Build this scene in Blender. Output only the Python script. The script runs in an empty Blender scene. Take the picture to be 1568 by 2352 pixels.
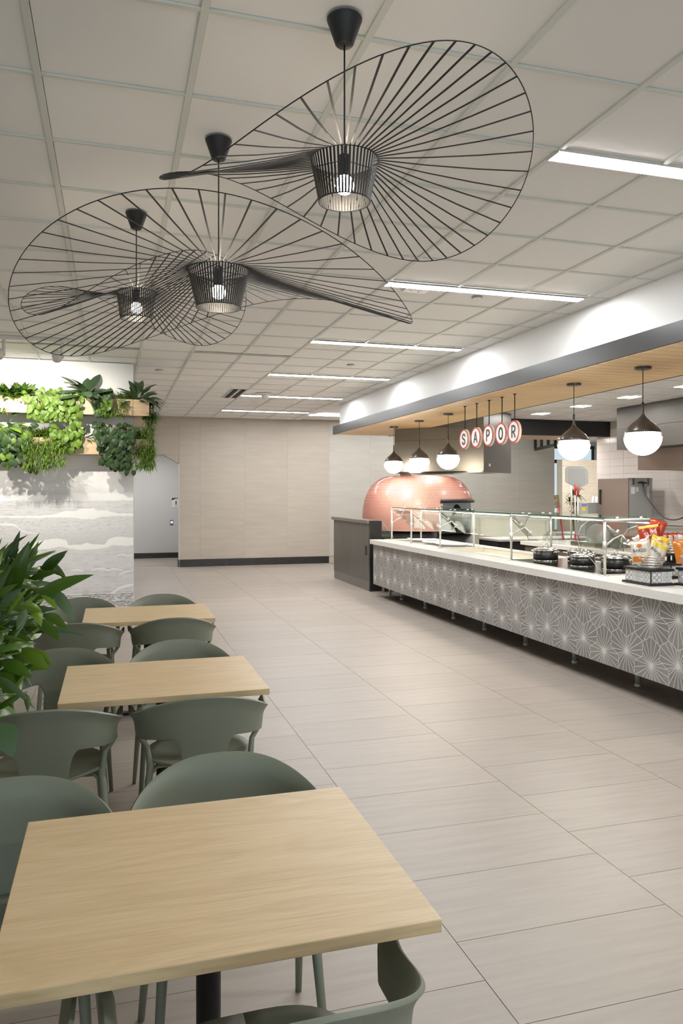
import bpy, bmesh, math, random
import numpy as np
from mathutils import Vector, Matrix

C = bpy.context.scene.collection
SC = bpy.context.scene
PI = math.pi
rnd = random.Random(7)

# ------------------------------------------------------------------ camera
TH, FPX, V0, CAMH = .28933, 1759.87, 1134.0, 1.644
cd = bpy.data.cameras.new('camera'); cam = bpy.data.objects.new('camera', cd); C.objects.link(cam)
cam.location = (0, 0, CAMH); cam.rotation_euler = (PI/2, 0, -TH)
cd.sensor_fit = 'VERTICAL'; cd.sensor_height = 36.0; cd.sensor_width = 24.0
cd.lens = FPX*36.0/2352
cd.shift_y = (V0-1176)/2352.0
cd.clip_start = .05; cd.clip_end = 200
SC.camera = cam
# ------------------------------------------------------------------ world, exposure
w = bpy.data.worlds.new('world'); SC.world = w; w.use_nodes = True
w.node_tree.nodes['Background'].inputs[0].default_value = (.80, .91, 1.0, 1)
w.node_tree.nodes['Background'].inputs[1].default_value = 1.75
SC.view_settings.view_transform = 'Standard'; SC.view_settings.look = 'None'
SC.view_settings.gamma = 1; SC.view_settings.use_curve_mapping = False
SC.view_settings.exposure = 0.40
LIN = 68.0        # radiance of the long ceiling lights
BULB = 75.0      # pendant bulbs
GLOBE = 34.0      # opal globes
KIT = 120.0        # square kitchen downlights
TRACK = 84.0     # track spots (W)
SC.cycles.max_bounces = 8; SC.cycles.diffuse_bounces = 5; SC.cycles.glossy_bounces = 4
SC.cycles.transparent_max_bounces = 24; SC.cycles.transmission_bounces = 4
SC.cycles.sample_clamp_indirect = 4.0
SC.cycles.use_denoising = True

# ------------------------------------------------------------------ materials
MATS = {}
def nodes_of(name):
    m = bpy.data.materials.new(name); m.use_nodes = True
    nt = m.node_tree
    return m, nt, nt.nodes, nt.links, nt.nodes['Principled BSDF']
def M(name, col=(.5, .5, .5), rough=.5, metal=0.0, noise=None, rand=0.0, bump=None, coat=0.0, spec=.5, trans=0.0):
    """noise = (scale xyz, colour 2, low, high, detail); world-space streaks; rand = per-object value shift"""
    m, nt, N, L, P = nodes_of(name)
    P.inputs['Roughness'].default_value = rough; P.inputs['Metallic'].default_value = metal
    P.inputs['Coat Weight'].default_value = coat; P.inputs['Specular IOR Level'].default_value = spec
    P.inputs['Base Color'].default_value = (*col, 1)
    src = None
    if noise or bump:
        g = N.new('ShaderNodeNewGeometry'); oi = N.new('ShaderNodeObjectInfo')
        off = N.new('ShaderNodeVectorMath'); off.operation = 'SCALE'; off.inputs[0].default_value = (13.1, 7.7, 5.3)
        L.new(oi.outputs['Random'], off.inputs['Scale'])
        ad = N.new('ShaderNodeVectorMath'); ad.operation = 'ADD'
        L.new(g.outputs['Position'], ad.inputs[0]); L.new(off.outputs[0], ad.inputs[1])
    if noise:
        sc, c2, lo, hi, det = noise
        mp = N.new('ShaderNodeMapping'); mp.inputs['Scale'].default_value = sc
        L.new(ad.outputs[0], mp.inputs[0])
        nz = N.new('ShaderNodeTexNoise'); nz.inputs['Scale'].default_value = 1; nz.inputs['Detail'].default_value = det
        L.new(mp.outputs[0], nz.inputs['Vector'])
        mr = N.new('ShaderNodeMapRange'); mr.inputs[1].default_value = lo; mr.inputs[2].default_value = hi
        L.new(nz.outputs['Fac'], mr.inputs[0])
        mx = N.new('ShaderNodeMix'); mx.data_type = 'RGBA'
        mx.inputs[6].default_value = (*col, 1); mx.inputs[7].default_value = (*c2, 1)
        L.new(mr.outputs[0], mx.inputs[0]); src = mx.outputs[2]
    if rand:
        oi2 = N.new('ShaderNodeObjectInfo')
        mr2 = N.new('ShaderNodeMapRange'); mr2.inputs[3].default_value = 1-rand; mr2.inputs[4].default_value = 1+rand
        L.new(oi2.outputs['Random'], mr2.inputs[0])
        hs = N.new('ShaderNodeHueSaturation')
        if src: L.new(src, hs.inputs['Color'])
        else: hs.inputs['Color'].default_value = (*col, 1)
        L.new(mr2.outputs[0], hs.inputs['Value']); src = hs.outputs[0]
    if src: L.new(src, P.inputs['Base Color'])
    if bump:
        sc, st = bump
        mp2 = N.new('ShaderNodeMapping'); mp2.inputs['Scale'].default_value = sc if hasattr(sc, '__len__') else (sc,)*3
        L.new(ad.outputs[0], mp2.inputs[0])
        n2 = N.new('ShaderNodeTexNoise'); n2.inputs['Scale'].default_value = 1; n2.inputs['Detail'].default_value = 3
        L.new(mp2.outputs[0], n2.inputs['Vector'])
        b = N.new('ShaderNodeBump'); b.inputs['Strength'].default_value = st; b.inputs['Distance'].default_value = .002
        L.new(n2.outputs['Fac'], b.inputs['Height']); L.new(b.outputs[0], P.inputs['Normal'])
    if trans:
        tr = N.new('ShaderNodeBsdfTranslucent'); mx3 = N.new('ShaderNodeMixShader'); mx3.inputs[0].default_value = trans
        if src: L.new(src, tr.inputs[0])
        else: tr.inputs[0].default_value = (*col, 1)
        L.new(P.outputs[0], mx3.inputs[1]); L.new(tr.outputs[0], mx3.inputs[2])
        L.new(mx3.outputs[0], N['Material Output'].inputs[0])
    MATS[name] = m
    return m
def EM(name, col, s):
    m, nt, N, L, P = nodes_of(name)
    P.inputs['Base Color'].default_value = (*col, 1)
    P.inputs['Emission Color'].default_value = (*col, 1); P.inputs['Emission Strength'].default_value = s
    MATS[name] = m; return m
def GLASS(name, tint, base=.06, rough=.0):
    m, nt, N, L, P = nodes_of(name)
    N.remove(P)
    t = N.new('ShaderNodeBsdfTransparent'); t.inputs[0].default_value = (*tint, 1)
    g = N.new('ShaderNodeBsdfGlossy'); g.inputs['Roughness'].default_value = rough; g.inputs[0].default_value = (.95, 1, .97, 1)
    f = N.new('ShaderNodeFresnel')          # the same reflectance on both faces of a pane
    ge = N.new('ShaderNodeNewGeometry'); io = N.new('ShaderNodeMapRange'); io.inputs[3].default_value = 1.5; io.inputs[4].default_value = 1/1.5
    L.new(ge.outputs['Backfacing'], io.inputs[0]); L.new(io.outputs[0], f.inputs[0])
    ad = N.new('ShaderNodeMath'); ad.operation = 'ADD'; ad.inputs[1].default_value = base-.04; ad.use_clamp = True
    mx = N.new('ShaderNodeMixShader')
    L.new(f.outputs[0], ad.inputs[0]); L.new(ad.outputs[0], mx.inputs[0])
    L.new(t.outputs[0], mx.inputs[1]); L.new(g.outputs[0], mx.inputs[2]); L.new(mx.outputs[0], N['Material Output'].inputs[0])
    MATS[name] = m; return m
def OAK(name, c1, c2, c3, axis='x'):
    m, nt, N, L, P = nodes_of(name)
    P.inputs['Roughness'].default_value = .42
    g = N.new('ShaderNodeNewGeometry'); oi = N.new('ShaderNodeObjectInfo')
    off = N.new('ShaderNodeVectorMath'); off.operation = 'SCALE'; off.inputs[0].default_value = (9.1, 17.7, 3.3)
    L.new(oi.outputs['Random'], off.inputs['Scale'])
    ad = N.new('ShaderNodeVectorMath'); ad.operation = 'ADD'
    L.new(g.outputs['Position'], ad.inputs[0]); L.new(off.outputs[0], ad.inputs[1])
    def nz(sc, det, dist=0):
        mp = N.new('ShaderNodeMapping')
        mp.inputs['Scale'].default_value = sc if axis == 'x' else (sc[1], sc[0], sc[2])
        L.new(ad.outputs[0], mp.inputs[0])
        n = N.new('ShaderNodeTexNoise'); n.inputs['Scale'].default_value = 1; n.inputs['Detail'].default_value = det
        n.inputs['Distortion'].default_value = dist
        L.new(mp.outputs[0], n.inputs['Vector']); return n.outputs['Fac']
    ring = N.new('ShaderNodeMath'); ring.operation = 'MULTIPLY'; ring.inputs[1].default_value = 70
    L.new(nz((.9, 5.5, 5.5), 1.0, .15), ring.inputs[0])
    sn = N.new('ShaderNodeMath'); sn.operation = 'SINE'; L.new(ring.outputs[0], sn.inputs[0])
    mr = N.new('ShaderNodeMapRange'); mr.inputs[1].default_value = .2; mr.inputs[2].default_value = 1.0
    mr.inputs[3].default_value = 0; mr.inputs[4].default_value = .32; L.new(sn.outputs[0], mr.inputs[0])
    mrf = N.new('ShaderNodeMapRange'); mrf.inputs[1].default_value = .42; mrf.inputs[2].default_value = .62
    L.new(nz((2, 26, 26), 4), mrf.inputs[0])
    mx = N.new('ShaderNodeMix'); mx.data_type = 'RGBA'; mx.inputs[6].default_value = (*c1, 1); mx.inputs[7].default_value = (*c2, 1)
    L.new(mrf.outputs[0], mx.inputs[0])
    mx2 = N.new('ShaderNodeMix'); mx2.data_type = 'RGBA'; mx2.inputs[7].default_value = (*c3, 1)
    L.new(mr.outputs[0], mx2.inputs[0]); L.new(mx.outputs[2], mx2.inputs[6])
    mrg = N.new('ShaderNodeMapRange'); mrg.inputs[1].default_value = .35; mrg.inputs[2].default_value = .7
    mrg.inputs[3].default_value = 1.04; mrg.inputs[4].default_value = .92
    L.new(nz((8, 160, 160), 2), mrg.inputs[0])
    hs = N.new('ShaderNodeHueSaturation'); L.new(mx2.outputs[2], hs.inputs['Color']); L.new(mrg.outputs[0], hs.inputs['Value'])
    L.new(hs.outputs[0], P.inputs['Base Color'])
    MATS[name] = m; return m

white = M('white_paint', (.86, .85, .83), .6)
ceil_m = M('ceiling_tile', (.90, .89, .865), .9, rand=.012, bump=((55, 55, 55), .08))
bar_m = M('ceiling_bar', (.70, .715, .665), .6)
floor_m = M('floor_tile', (.348, .306, .261), .42, noise=((2.6, 34, 34), (.305, .264, .228), .36, .76, 6), rand=.04, bump=((70, 160, 90), .12))
grout_m = M('floor_grout', (.29, .25, .205), .8)
kfloor_m = M('kitchen_floor', (.22, .18, .15), .5)
beige_m = M('wall_tile', (.50, .445, .375), .45, noise=((1.6, 1.6, 13), (.455, .40, .335), .35, .7, 4), rand=.03)
sage_m = M('wall_tile_sage', (.53, .51, .45), .45, noise=((1.6, 1.6, 13), (.49, .47, .41), .35, .7, 4), rand=.02)
joint_m = M('wall_joint', (.5, .44, .36), .8)
grey_wall = M('grey_paint', (.60, .59, .575), .6)
black_base = M('black_tile', (.022, .021, .02), .4, noise=((6, 6, 30), (.035, .033, .03), .4, .7, 3))
oak = OAK('oak', (.67, .505, .295), (.62, .46, .26), (.54, .39, .21))
oak_light = OAK('oak_planter', (.62, .46, .285), (.55, .40, .235), (.46, .32, .18))
oak_slat = OAK('oak_slat', (.66, .455, .235), (.60, .41, .205), (.52, .34, .165))
quartz = M('quartz', (.86, .84, .80), .18, noise=((90, 90, 90), (.80, .775, .735), .5, .75, 2))
hexm = M('hex_tile', (.30, .288, .283), .55, noise=((18, 18, 18), (.262, .25, .246), .4, .7, 3), rand=.13)
hexline = M('hex_inlay', (.82, .80, .77), .6)
darklam = M('dark_laminate', (.125, .115, .102), .35, noise=((9, 9, 1.2), (.105, .095, .084), .35, .7, 3))
darktop = M('dark_counter_top', (.17, .158, .142), .3)
darkpanel = M('dark_steel_panel', (.045, .044, .043), .22, metal=.6)
band_m = M('fascia_band', (.05, .05, .05), .33, metal=.6)
steel = M('stainless', (.60, .585, .56), .33, metal=.4, noise=((3, 3, 60), (.54, .525, .50), .35, .65, 2))
steel_d = M('stainless_hood', (.215, .192, .158), .34, metal=.75)
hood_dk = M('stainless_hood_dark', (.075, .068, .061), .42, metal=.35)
satin = M('satin_nickel', (.68, .66, .62), .32, metal=.55)
copper_st = M('warm_stainless', (.30, .235, .20), .38, metal=.6)
galv = M('grey_sheet_metal', (.40, .41, .40), .45, metal=.3)
black = M('black_matte', (.012, .012, .012), .5)
blackg = M('black_gloss', (.012, .012, .013), .12)
blackbox = M('black_box', (.018, .017, .016), .5)
bronze = M('dark_bronze', (.075, .066, .056), .3, metal=.55)
chairm = M('chair_green', (.185, .202, .152), .48, bump=(400, .03))
white_gl = M('white_china', (.86, .85, .82), .25)
creamwell = M('cream_well', (.80, .74, .62), .4)
terr_t = M('mosaic_tile', (.36, .10, .06), .12)
terr_g = M('mosaic_grout', (.76, .50, .42), .4)
bluegrey = M('oven_steel', (.22, .275, .285), .35, metal=.7)
red_m = M('red_plastic', (.42, .02, .025), .4)
redsign = M('red_ring', (.50, .045, .04), .45)
signwhite = M('sign_white', (.82, .79, .76), .45)
signedge = M('sign_edge', (.72, .64, .54), .5)
letter_m = M('letter_dark', (.06, .06, .062), .4)
letter_i = M('letter_inline', (.16, .16, .162), .4)
subway = M('white_wall_tile', (.72, .665, .635), .22, rand=.02)
subgrout = M('wall_tile_grout', (.50, .45, .42), .8)
bristle = M('bristle', (.30, .18, .07), .9)
alu = M('aluminium', (.36, .37, .365), .4, metal=.5)
soil = M('soil', (.035, .025, .018), .95)
stemm = M('stem', (.16, .12, .05), .6)
stemg = M('green_stem', (.12, .20, .04), .6)
leaf_h = M('heart_leaf', (.105, .185, .022), .42, rand=.3, trans=.12, spec=.3)
leaf_hd = M('heart_leaf_dark', (.030, .062, .018), .42, rand=.3, trans=.08, spec=.3)
leaf_g = M('grass_leaf', (.15, .26, .035), .45, rand=.1, trans=.2, spec=.3)
leaf_d = M('oval_leaf', (.055, .105, .042), .33, rand=.25, trans=.12)
leaf_f = M('broad_leaf', (.046, .105, .008), .26, rand=.35, trans=.15)
leaf_fl = M('broad_leaf_light', (.135, .24, .022), .24, rand=.2, trans=.2)
plast = M('white_plastic', (.74, .72, .69), .4)
dark_slot = M('vent_slot', (.01, .01, .01), .7)
sensor_g = M('grey_plastic', (.42, .42, .41), .4)
cable = M('grey_cable', (.085, .09, .088), .45)
stainl_pot = M('mirror_steel', (.72, .70, .67), .1, metal=1)
potblack = M('pot_black', (.016, .015, .014), .28)
glass = GLASS('guard_glass', (.965, .985, .972), .07)
glassedge = M('glass_edge', (.05, .12, .09), .1)
winglass = GLASS('window_glass', (.97, .99, 1.0), .06)
tinted = GLASS('tinted_glass', (.60, .62, .62), .06)
paperw = M('white_print_tile', (.78, .77, .75), .35)
printk = M('tile_print', (.10, .10, .10), .4)
bag_red = M('bag_red', (.46, .035, .015), .3, coat=.4, noise=((30, 30, 30), (.58, .10, .03), .5, .75, 2))
bag_cream = M('bag_cream', (.72, .66, .56), .32, coat=.4, noise=((25, 25, 25), (.62, .48, .30), .6, .75, 2))
bag_yellow = M('bag_yellow', (.78, .58, .03), .3, coat=.4, noise=((18, 18, 18), (.82, .74, .50), .5, .7, 2))
bag_silver = M('bag_silver', (.45, .43, .40), .25, metal=.5)
bag_orange = M('bag_orange', (.62, .20, .02), .3, coat=.4)
inkw = M('ink_white', (.85, .82, .78), .4)
inkk = M('ink_dark', (.06, .045, .04), .4)
inky = M('ink_yellow', (.80, .55, .05), .4)
inko = M('ink_orange', (.70, .22, .05), .4)
blue_st = M('blue_sticker', (.10, .12, .42), .4)
yel_st = M('yellow_sticker', (.75, .58, .03), .4)
linear_em = EM('linear_light_diffuser', (.975, .985, 1.0), LIN)
fill_em = EM('fill_light_diffuser', (.975, .985, 1.0), LIN*.45)  # glow of the hidden panels added to brighten the far wall
bulb_em = EM('pendant_bulb', (1.0, .86, .68), BULB)
globe_em = EM('opal_globe', (1.0, .92, .80), GLOBE)
kit_em = EM('downlight_diffuser', (1.0, .97, .92), KIT)
strip_em = EM('counter_led_strip', (1.0, .95, .86), 12.0)
led_em = EM('button_led', (.16, .22, 1.0), 1.2)
ledw_em = EM('button_led_white', (.75, .8, 1.0), 1.4)

# ------------------------------------------------------------------ mesh helpers
def wloc(o):
    v = Vector((0, 0, 0))
    while o is not None: v += o.location; o = o.parent
    return v
def put(name, me, parent=None, kind=None, loc=None):
    o = bpy.data.objects.new(name, me); C.objects.link(o)
    if parent: o.parent = parent
    if loc is not None: o.location = loc
    if kind: o['kind'] = kind
    return o
def tag(o, label=None, cat=None, group=None):
    if label: o['label'] = label
    if cat: o['category'] = cat
    if group: o['group'] = group
    return o
def thing(name, label, cat, loc=(0, 0, 0), rz=0, group=None):
    o = bpy.data.objects.new(name, None); C.objects.link(o)
    o.location = loc; o.rotation_euler = (0, 0, rz); o.empty_display_size = .1
    return tag(o, label, cat, group)
def dup(root, loc, rz=0, label=None, group=None, scale=None):
    r = root.copy(); C.objects.link(r); r.location = loc; r.rotation_euler = (0, 0, rz)
    if label: r['label'] = label
    if group: r['group'] = group
    if scale: r.scale = (scale,)*3
    for ch in root.children:
        c = ch.copy(); C.objects.link(c); c.parent = r
        for g in ch.children:
            d = g.copy(); C.objects.link(d); d.parent = c
    return r
class MB:
    def __init__(s): s.v = []; s.f = []; s.m = []; s.sm = []
    def add(s, vs, fs, m=0, smooth=False):
        b = len(s.v); s.v += [tuple(p) for p in vs]
        for f in fs: s.f.append([b+i for i in f]); s.m.append(m); s.sm.append(smooth)
        return s
    def box(s, a, b, m=0):
        x0, y0, z0 = [min(p, q) for p, q in zip(a, b)]; x1, y1, z1 = [max(p, q) for p, q in zip(a, b)]
        return s.add([(x0, y0, z0), (x1, y0, z0), (x1, y1, z0), (x0, y1, z0), (x0, y0, z1), (x1, y0, z1), (x1, y1, z1), (x0, y1, z1)],
                     [(0, 3, 2, 1), (4, 5, 6, 7), (0, 1, 5, 4), (1, 2, 6, 5), (2, 3, 7, 6), (3, 0, 4, 7)], m)
    def obox(s, c, ax, ay, az, m=0):      # oriented box: centre and three half vectors
        c, ax, ay, az = map(Vector, (c, ax, ay, az))
        vs = [c+ax*i+ay*j+az*k for k in (-1, 1) for i, j in ((-1, -1), (1, -1), (1, 1), (-1, 1))]
        return s.add(vs, [(0, 3, 2, 1), (4, 5, 6, 7), (0, 1, 5, 4), (1, 2, 6, 5), (2, 3, 7, 6), (3, 0, 4, 7)], m)
    def prism(s, pts, d, m=0):            # polygon (3D points) extruded by vector d
        d = Vector(d); p = [Vector(q) for q in pts]; n = len(p)
        return s.add(p+[q+d for q in p], [list(range(n))[::-1], list(range(n, 2*n))]+[(i, (i+1) % n, n+(i+1) % n, n+i) for i in range(n)], m)
    def tube(s, pts, r, n=10, m=0, cap=True):
        P = [Vector(p) for p in pts]; R = r if hasattr(r, '__len__') else [r]*len(P)
        t0 = (P[1]-P[0]).normalized()
        up = Vector((0, 0, 1)) if abs(t0.z) < .9 else Vector((1, 0, 0))
        a = t0.cross(up).normalized(); vs = []; fs = []
        for i, p in enumerate(P):
            t = ((P[min(i+1, len(P)-1)]-P[max(i-1, 0)])).normalized()
            a = (a-t*a.dot(t)).normalized(); b = t.cross(a)
            for k in range(n):
                q = 2*PI*k/n; vs.append(p+(a*math.cos(q)+b*math.sin(q))*R[i])
        for i in range(len(P)-1):
            for k in range(n):
                k2 = (k+1) % n; fs.append((i*n+k, i*n+k2, (i+1)*n+k2, (i+1)*n+k))
        s.add(vs, fs, m, True)
        if cap:
            b = len(s.v)-len(vs)
            s.f.append([b+k for k in range(n)][::-1]); s.m.append(m); s.sm.append(False)
            s.f.append([b+(len(P)-1)*n+k for k in range(n)]); s.m.append(m); s.sm.append(False)
        return s
    def lathe(s, prof, c=(0, 0, 0), n=24, m=0, a0=0, a1=2*PI, smooth=True):
        full = abs(a1-a0-2*PI) < 1e-6; k = n if full else n+1
        vs = [(c[0]+r*math.cos(a0+(a1-a0)*j/n), c[1]+r*math.sin(a0+(a1-a0)*j/n), c[2]+z) for r, z in prof for j in range(k)]
        fs = []
        for i in range(len(prof)-1):
            for j in range(n):
                j2 = (j+1) % k
                fs.append((i*k+j, i*k+j2, (i+1)*k+j2, (i+1)*k+j))
        return s.add(vs, fs, m, smooth)
    def grid(s, fn, nu, nv, m=0, smooth=True):
        vs = [fn(i/nu, j/nv) for j in range(nv+1) for i in range(nu+1)]
        fs = [(j*(nu+1)+i, j*(nu+1)+i+1, (j+1)*(nu+1)+i+1, (j+1)*(nu+1)+i) for j in range(nv) for i in range(nu)]
        return s.add(vs, fs, m, smooth)
    def mesh(s, name, mats, off=(0, 0, 0), fix=True):
        me = bpy.data.meshes.new(name)
        ox, oy, oz = off
        me.from_pydata([(x-ox, y-oy, z-oz) for x, y, z in s.v], [], s.f)
        for mm in (mats if isinstance(mats, (list, tuple)) else [mats]): me.materials.append(mm)
        me.polygons.foreach_set('material_index', s.m); me.polygons.foreach_set('use_smooth', s.sm)
        me.update()
        return me
    def build(s, name, mats, parent=None, kind=None, at=None):
        """vertices are world coordinates unless the parent already stands at its own base"""
        off = wloc(parent) if parent else (Vector(at) if at is not None else Vector((0, 0, 0)))
        me = s.mesh(name, mats, off)
        return put(name, me, parent, kind, None if parent else (at if at is not None else None))
    def local(s, name, mats, parent, kind=None):
        return put(name, s.mesh(name, mats), parent, kind)
def bevel(o, wd=.003, seg=2):
    b = o.modifiers.new('bevel', 'BEVEL'); b.width = wd; b.segments = seg; b.limit_method = 'ANGLE'; return o
def solid(o, t, off=0.0):
    b = o.modifiers.new('solidify', 'SOLIDIFY'); b.thickness = t; b.offset = off; return o
def box1(name, a, b, mat, parent=None, kind=None, bv=0):
    o = MB().box(a, b).build(name, mat, parent, kind)
    if bv: bevel(o, bv)
    return o
def sbox(name, a, b, mat, parent=None):
    return box1(name, a, b, mat, parent, 'structure' if parent is None else None)
def lerp(a, b, t): return a+(b-a)*t
def ss(t): t = max(0, min(1, t)); return t*t*(3-2*t)

CZ = 3.359            # dining ceiling
FAR = 17.5            # far wall
# ================================================================== STRUCTURE
# ---- floor: slab plus porcelain tiles laid in half bond
floor = sbox('floor', (-6, -4.6, -.12), (16, 23, -.004), grout_m)
sbox('kitchen_floor_sheet', (5.30, 2, -.004), (9.3, 13.2, 0), kfloor_m, floor)
tw, tl, gp = .9144, .4572, .0015
tme = MB().box((gp, gp, -.006), (tw-gp, tl-gp, 0)).mesh('floor_tile', floor_m)
for k in range(-3, 4):
    x = 1.2043+tw*(k if k else 0)
    off = 2.5712 + (0 if k % 2 == 0 else tl/2)
    y = off-4*tl
    while y < FAR:
        put('tile', tme, floor, None, (x, y, 0)); y += tl
# columns hidden behind tables, the corridor and beyond: one joined part
mb = MB()
for k in list(range(-8, -3)):
    x = 1.2043+tw*k
    y = 2.5712-4*tl+(0 if k % 2 == 0 else tl/2)
    while y < FAR+3:
        mb.box((x+gp, y+gp, -.006), (x+tw-gp, y+tl-gp, 0)); y += tl
for k in range(-2, 2):
    x = 1.2043+tw*k; y = FAR+.22+(0 if k % 2 == 0 else tl/2)
    while y < FAR+3:
        mb.box((x+gp, y+gp, -.006), (x+tw-gp, y+tl-gp, 0)); y += tl
o = mb.build('tile_field', floor_m, floor, 'stuff')

# ---- dining ceiling: lay-in tiles in an exposed grid
x0c, y0c, mod = -.2979, 3.3603, .6096
ceiling = sbox('ceiling', (-6, -4.6, CZ+.03), (16, 23, CZ+.15), white)
ctm = MB().box((.017, .015, .011), (mod-.012, mod-.012, .028)).mesh('ceiling_tile', ceil_m)
far_mb = MB()
for i in range(-9, 8):
    for j in range(-13, 24):
        x = x0c+mod*i; y = y0c+mod*j
        if y > FAR-.1: continue
        x1 = min(mod, 4.19-x); y1 = min(mod, FAR-y)
        vis = (-3 <= i <= 7 and j >= -3 and not (i <= 0 and y > 10.4))
        if vis:
            if x1 < mod-.01 or y1 < mod-.01:
                MB().box((x+.012, y+.012, CZ+.007), (x+x1-.004, y+y1-.004, CZ+.028)).build('ceiling_tile', ceil_m, ceiling)
            else:
                put('ceiling_tile', ctm, ceiling, None, (x, y, CZ))
        else:
            far_mb.box((x+.012, y+.012, CZ+.007), (x+x1-.012, y+y1-.012, CZ+.028))
far_mb.build('ceiling_tile_field', ceil_m, ceiling, 'stuff')
for i in range(-9, 8):
    x = x0c+mod*i
    box1('grid_runner', (x-.014, -4.5, CZ), (x+.014, FAR, CZ+.03), bar_m, ceiling)
for j in range(-13, 24):
    y = y0c+mod*j
    if y > FAR: continue
    for a, b in ((-6, 4.19),):
        box1('grid_crossbar', (a, y-.009, CZ+.0015), (b, y+.009, CZ+.028), bar_m, ceiling)

# ---- far wall with large beige slabs, arched opening on the left
wf = sbox('wall_far', (1.411, FAR+.012, 0), (10.98, FAR+.22, CZ+.03), joint_m)
mb = MB()
mb.prism([(-.55, FAR+.012, 2.317), (-.217, FAR+.012, 2.505), (1.078, FAR+.012, 2.505), (1.411, FAR+.012, 2.317), (1.411, FAR+.012, CZ+.03), (-.55, FAR+.012, CZ+.03)], (0, .208, 0))
mb.box((-6, FAR+.012, 0), (-.55, FAR+.22, CZ+.03))
mb.build('wall_head', beige_m, wf)
cols = [1.411, 1.879, 2.893, 3.895, 4.908, 5.92, 6.93, 7.94, 8.95, 9.96, 10.98]
for c in range(len(cols)-1):
    cut = [(.165, 1.03, 3.36), (.165, 2.05, 3.36), (.165, .9, 2.62, 3.36), (.165, 2.05, 3.36), (.165, 2.05, 3.36)][min(c, 4)]
    for a, b in zip(cut[:-1], cut[1:]):
        m = beige_m if cols[c] < 4.9 else sage_m
        o = box1('wall_slab', (cols[c]+.001, FAR+rnd.uniform(0, .0012), a+.001), (cols[c+1]-.001, FAR+.012, b-.001), m, wf)
for a, b in ((-.55+.0, 0), ):
    pass
box1('wall_slab', (-.2, FAR, 2.515), (1.409, FAR+.012, 3.36), beige_m, wf)
MB().box((1.405, FAR-.003, .0), (1.413, FAR+.02, 2.317)).build('corner_trim', white, wf)
bb = MB()
xs = [1.425, 2.47, 3.08, 3.68, 4.25, 4.9]
bfar = sbox('baseboard_far', (1.42, FAR-.004, 0), (4.95, FAR, .16), joint_m)
for a, b in zip(xs[:-1], xs[1:]):
    box1('base_tile', (a+.0015, FAR-.012, 0), (b-.0015, FAR-.004, .165), black_base, bfar)
box1('base_tile', (1.395, FAR-.005, 0), (1.411, FAR+.22, .165), black_base, bfar)
# corridor behind the opening
CY = 20.1
sbox('wall_corridor', (-3, CY, 0), (4, CY+.15, CZ), grey_wall)
sbox('wall_corridor_right', (2.2, FAR+.22, 0), (2.35, CY, CZ), grey_wall)
sbox('wall_corridor_left', (-3.1, FAR+.22, 0), (-3, CY, CZ), grey_wall)
sbox('ceiling_corridor', (-3, FAR+.22, 2.75), (2.2, CY, 2.80), white)
bc = sbox('baseboard_corridor', (-3, CY-.004, 0), (2.2, CY, .13), black_base)
for q in range(7):
    box1('base_tile', (-2.2+.61*q+.0015, CY-.012, 0), (-2.2+.61*(q+1)-.0015, CY-.004, .135), black_base, bc)

# ---- enclosing walls out of view (plain painted)
sbox('wall_left', (-4.6, -4.6, 0), (-4.5, FAR, CZ+.03), white)
wb = sbox('wall_back', (-4.6, -4.7, 3.0), (9.4, -4.6, CZ+.03), white)
box1('wall_pier', (5.2, -4.7, 0), (9.4, -4.6, 3.0), white, wb)
wn2 = sbox('fill_window', (-4.6, -4.7, 0), (5.2, -4.6, .12), grey_wall)  # unseen glazed wall, added so the sky fills the dining room
for k in range(8): box1('mullion', (-4.6+1.4*k-.03, -4.68, .12), (-4.6+1.4*k+.03, -4.62, 3.0), blackbox, wn2)
for k in range(7): box1('pane', (-4.57+1.4*k, -4.655, .12), (-3.23+1.4*k, -4.649, 3.0), winglass, wn2)
# ---- mural pier on the left
MY = 10.5
pier = sbox('wall_mural', (-4.5, MY, 0), (.253, MY+1.7, CZ+.0), white)
box1('pier_reveal', (.253, MY+.06, 0), (.262, MY+1.7, CZ), grey_wall, pier)

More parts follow.
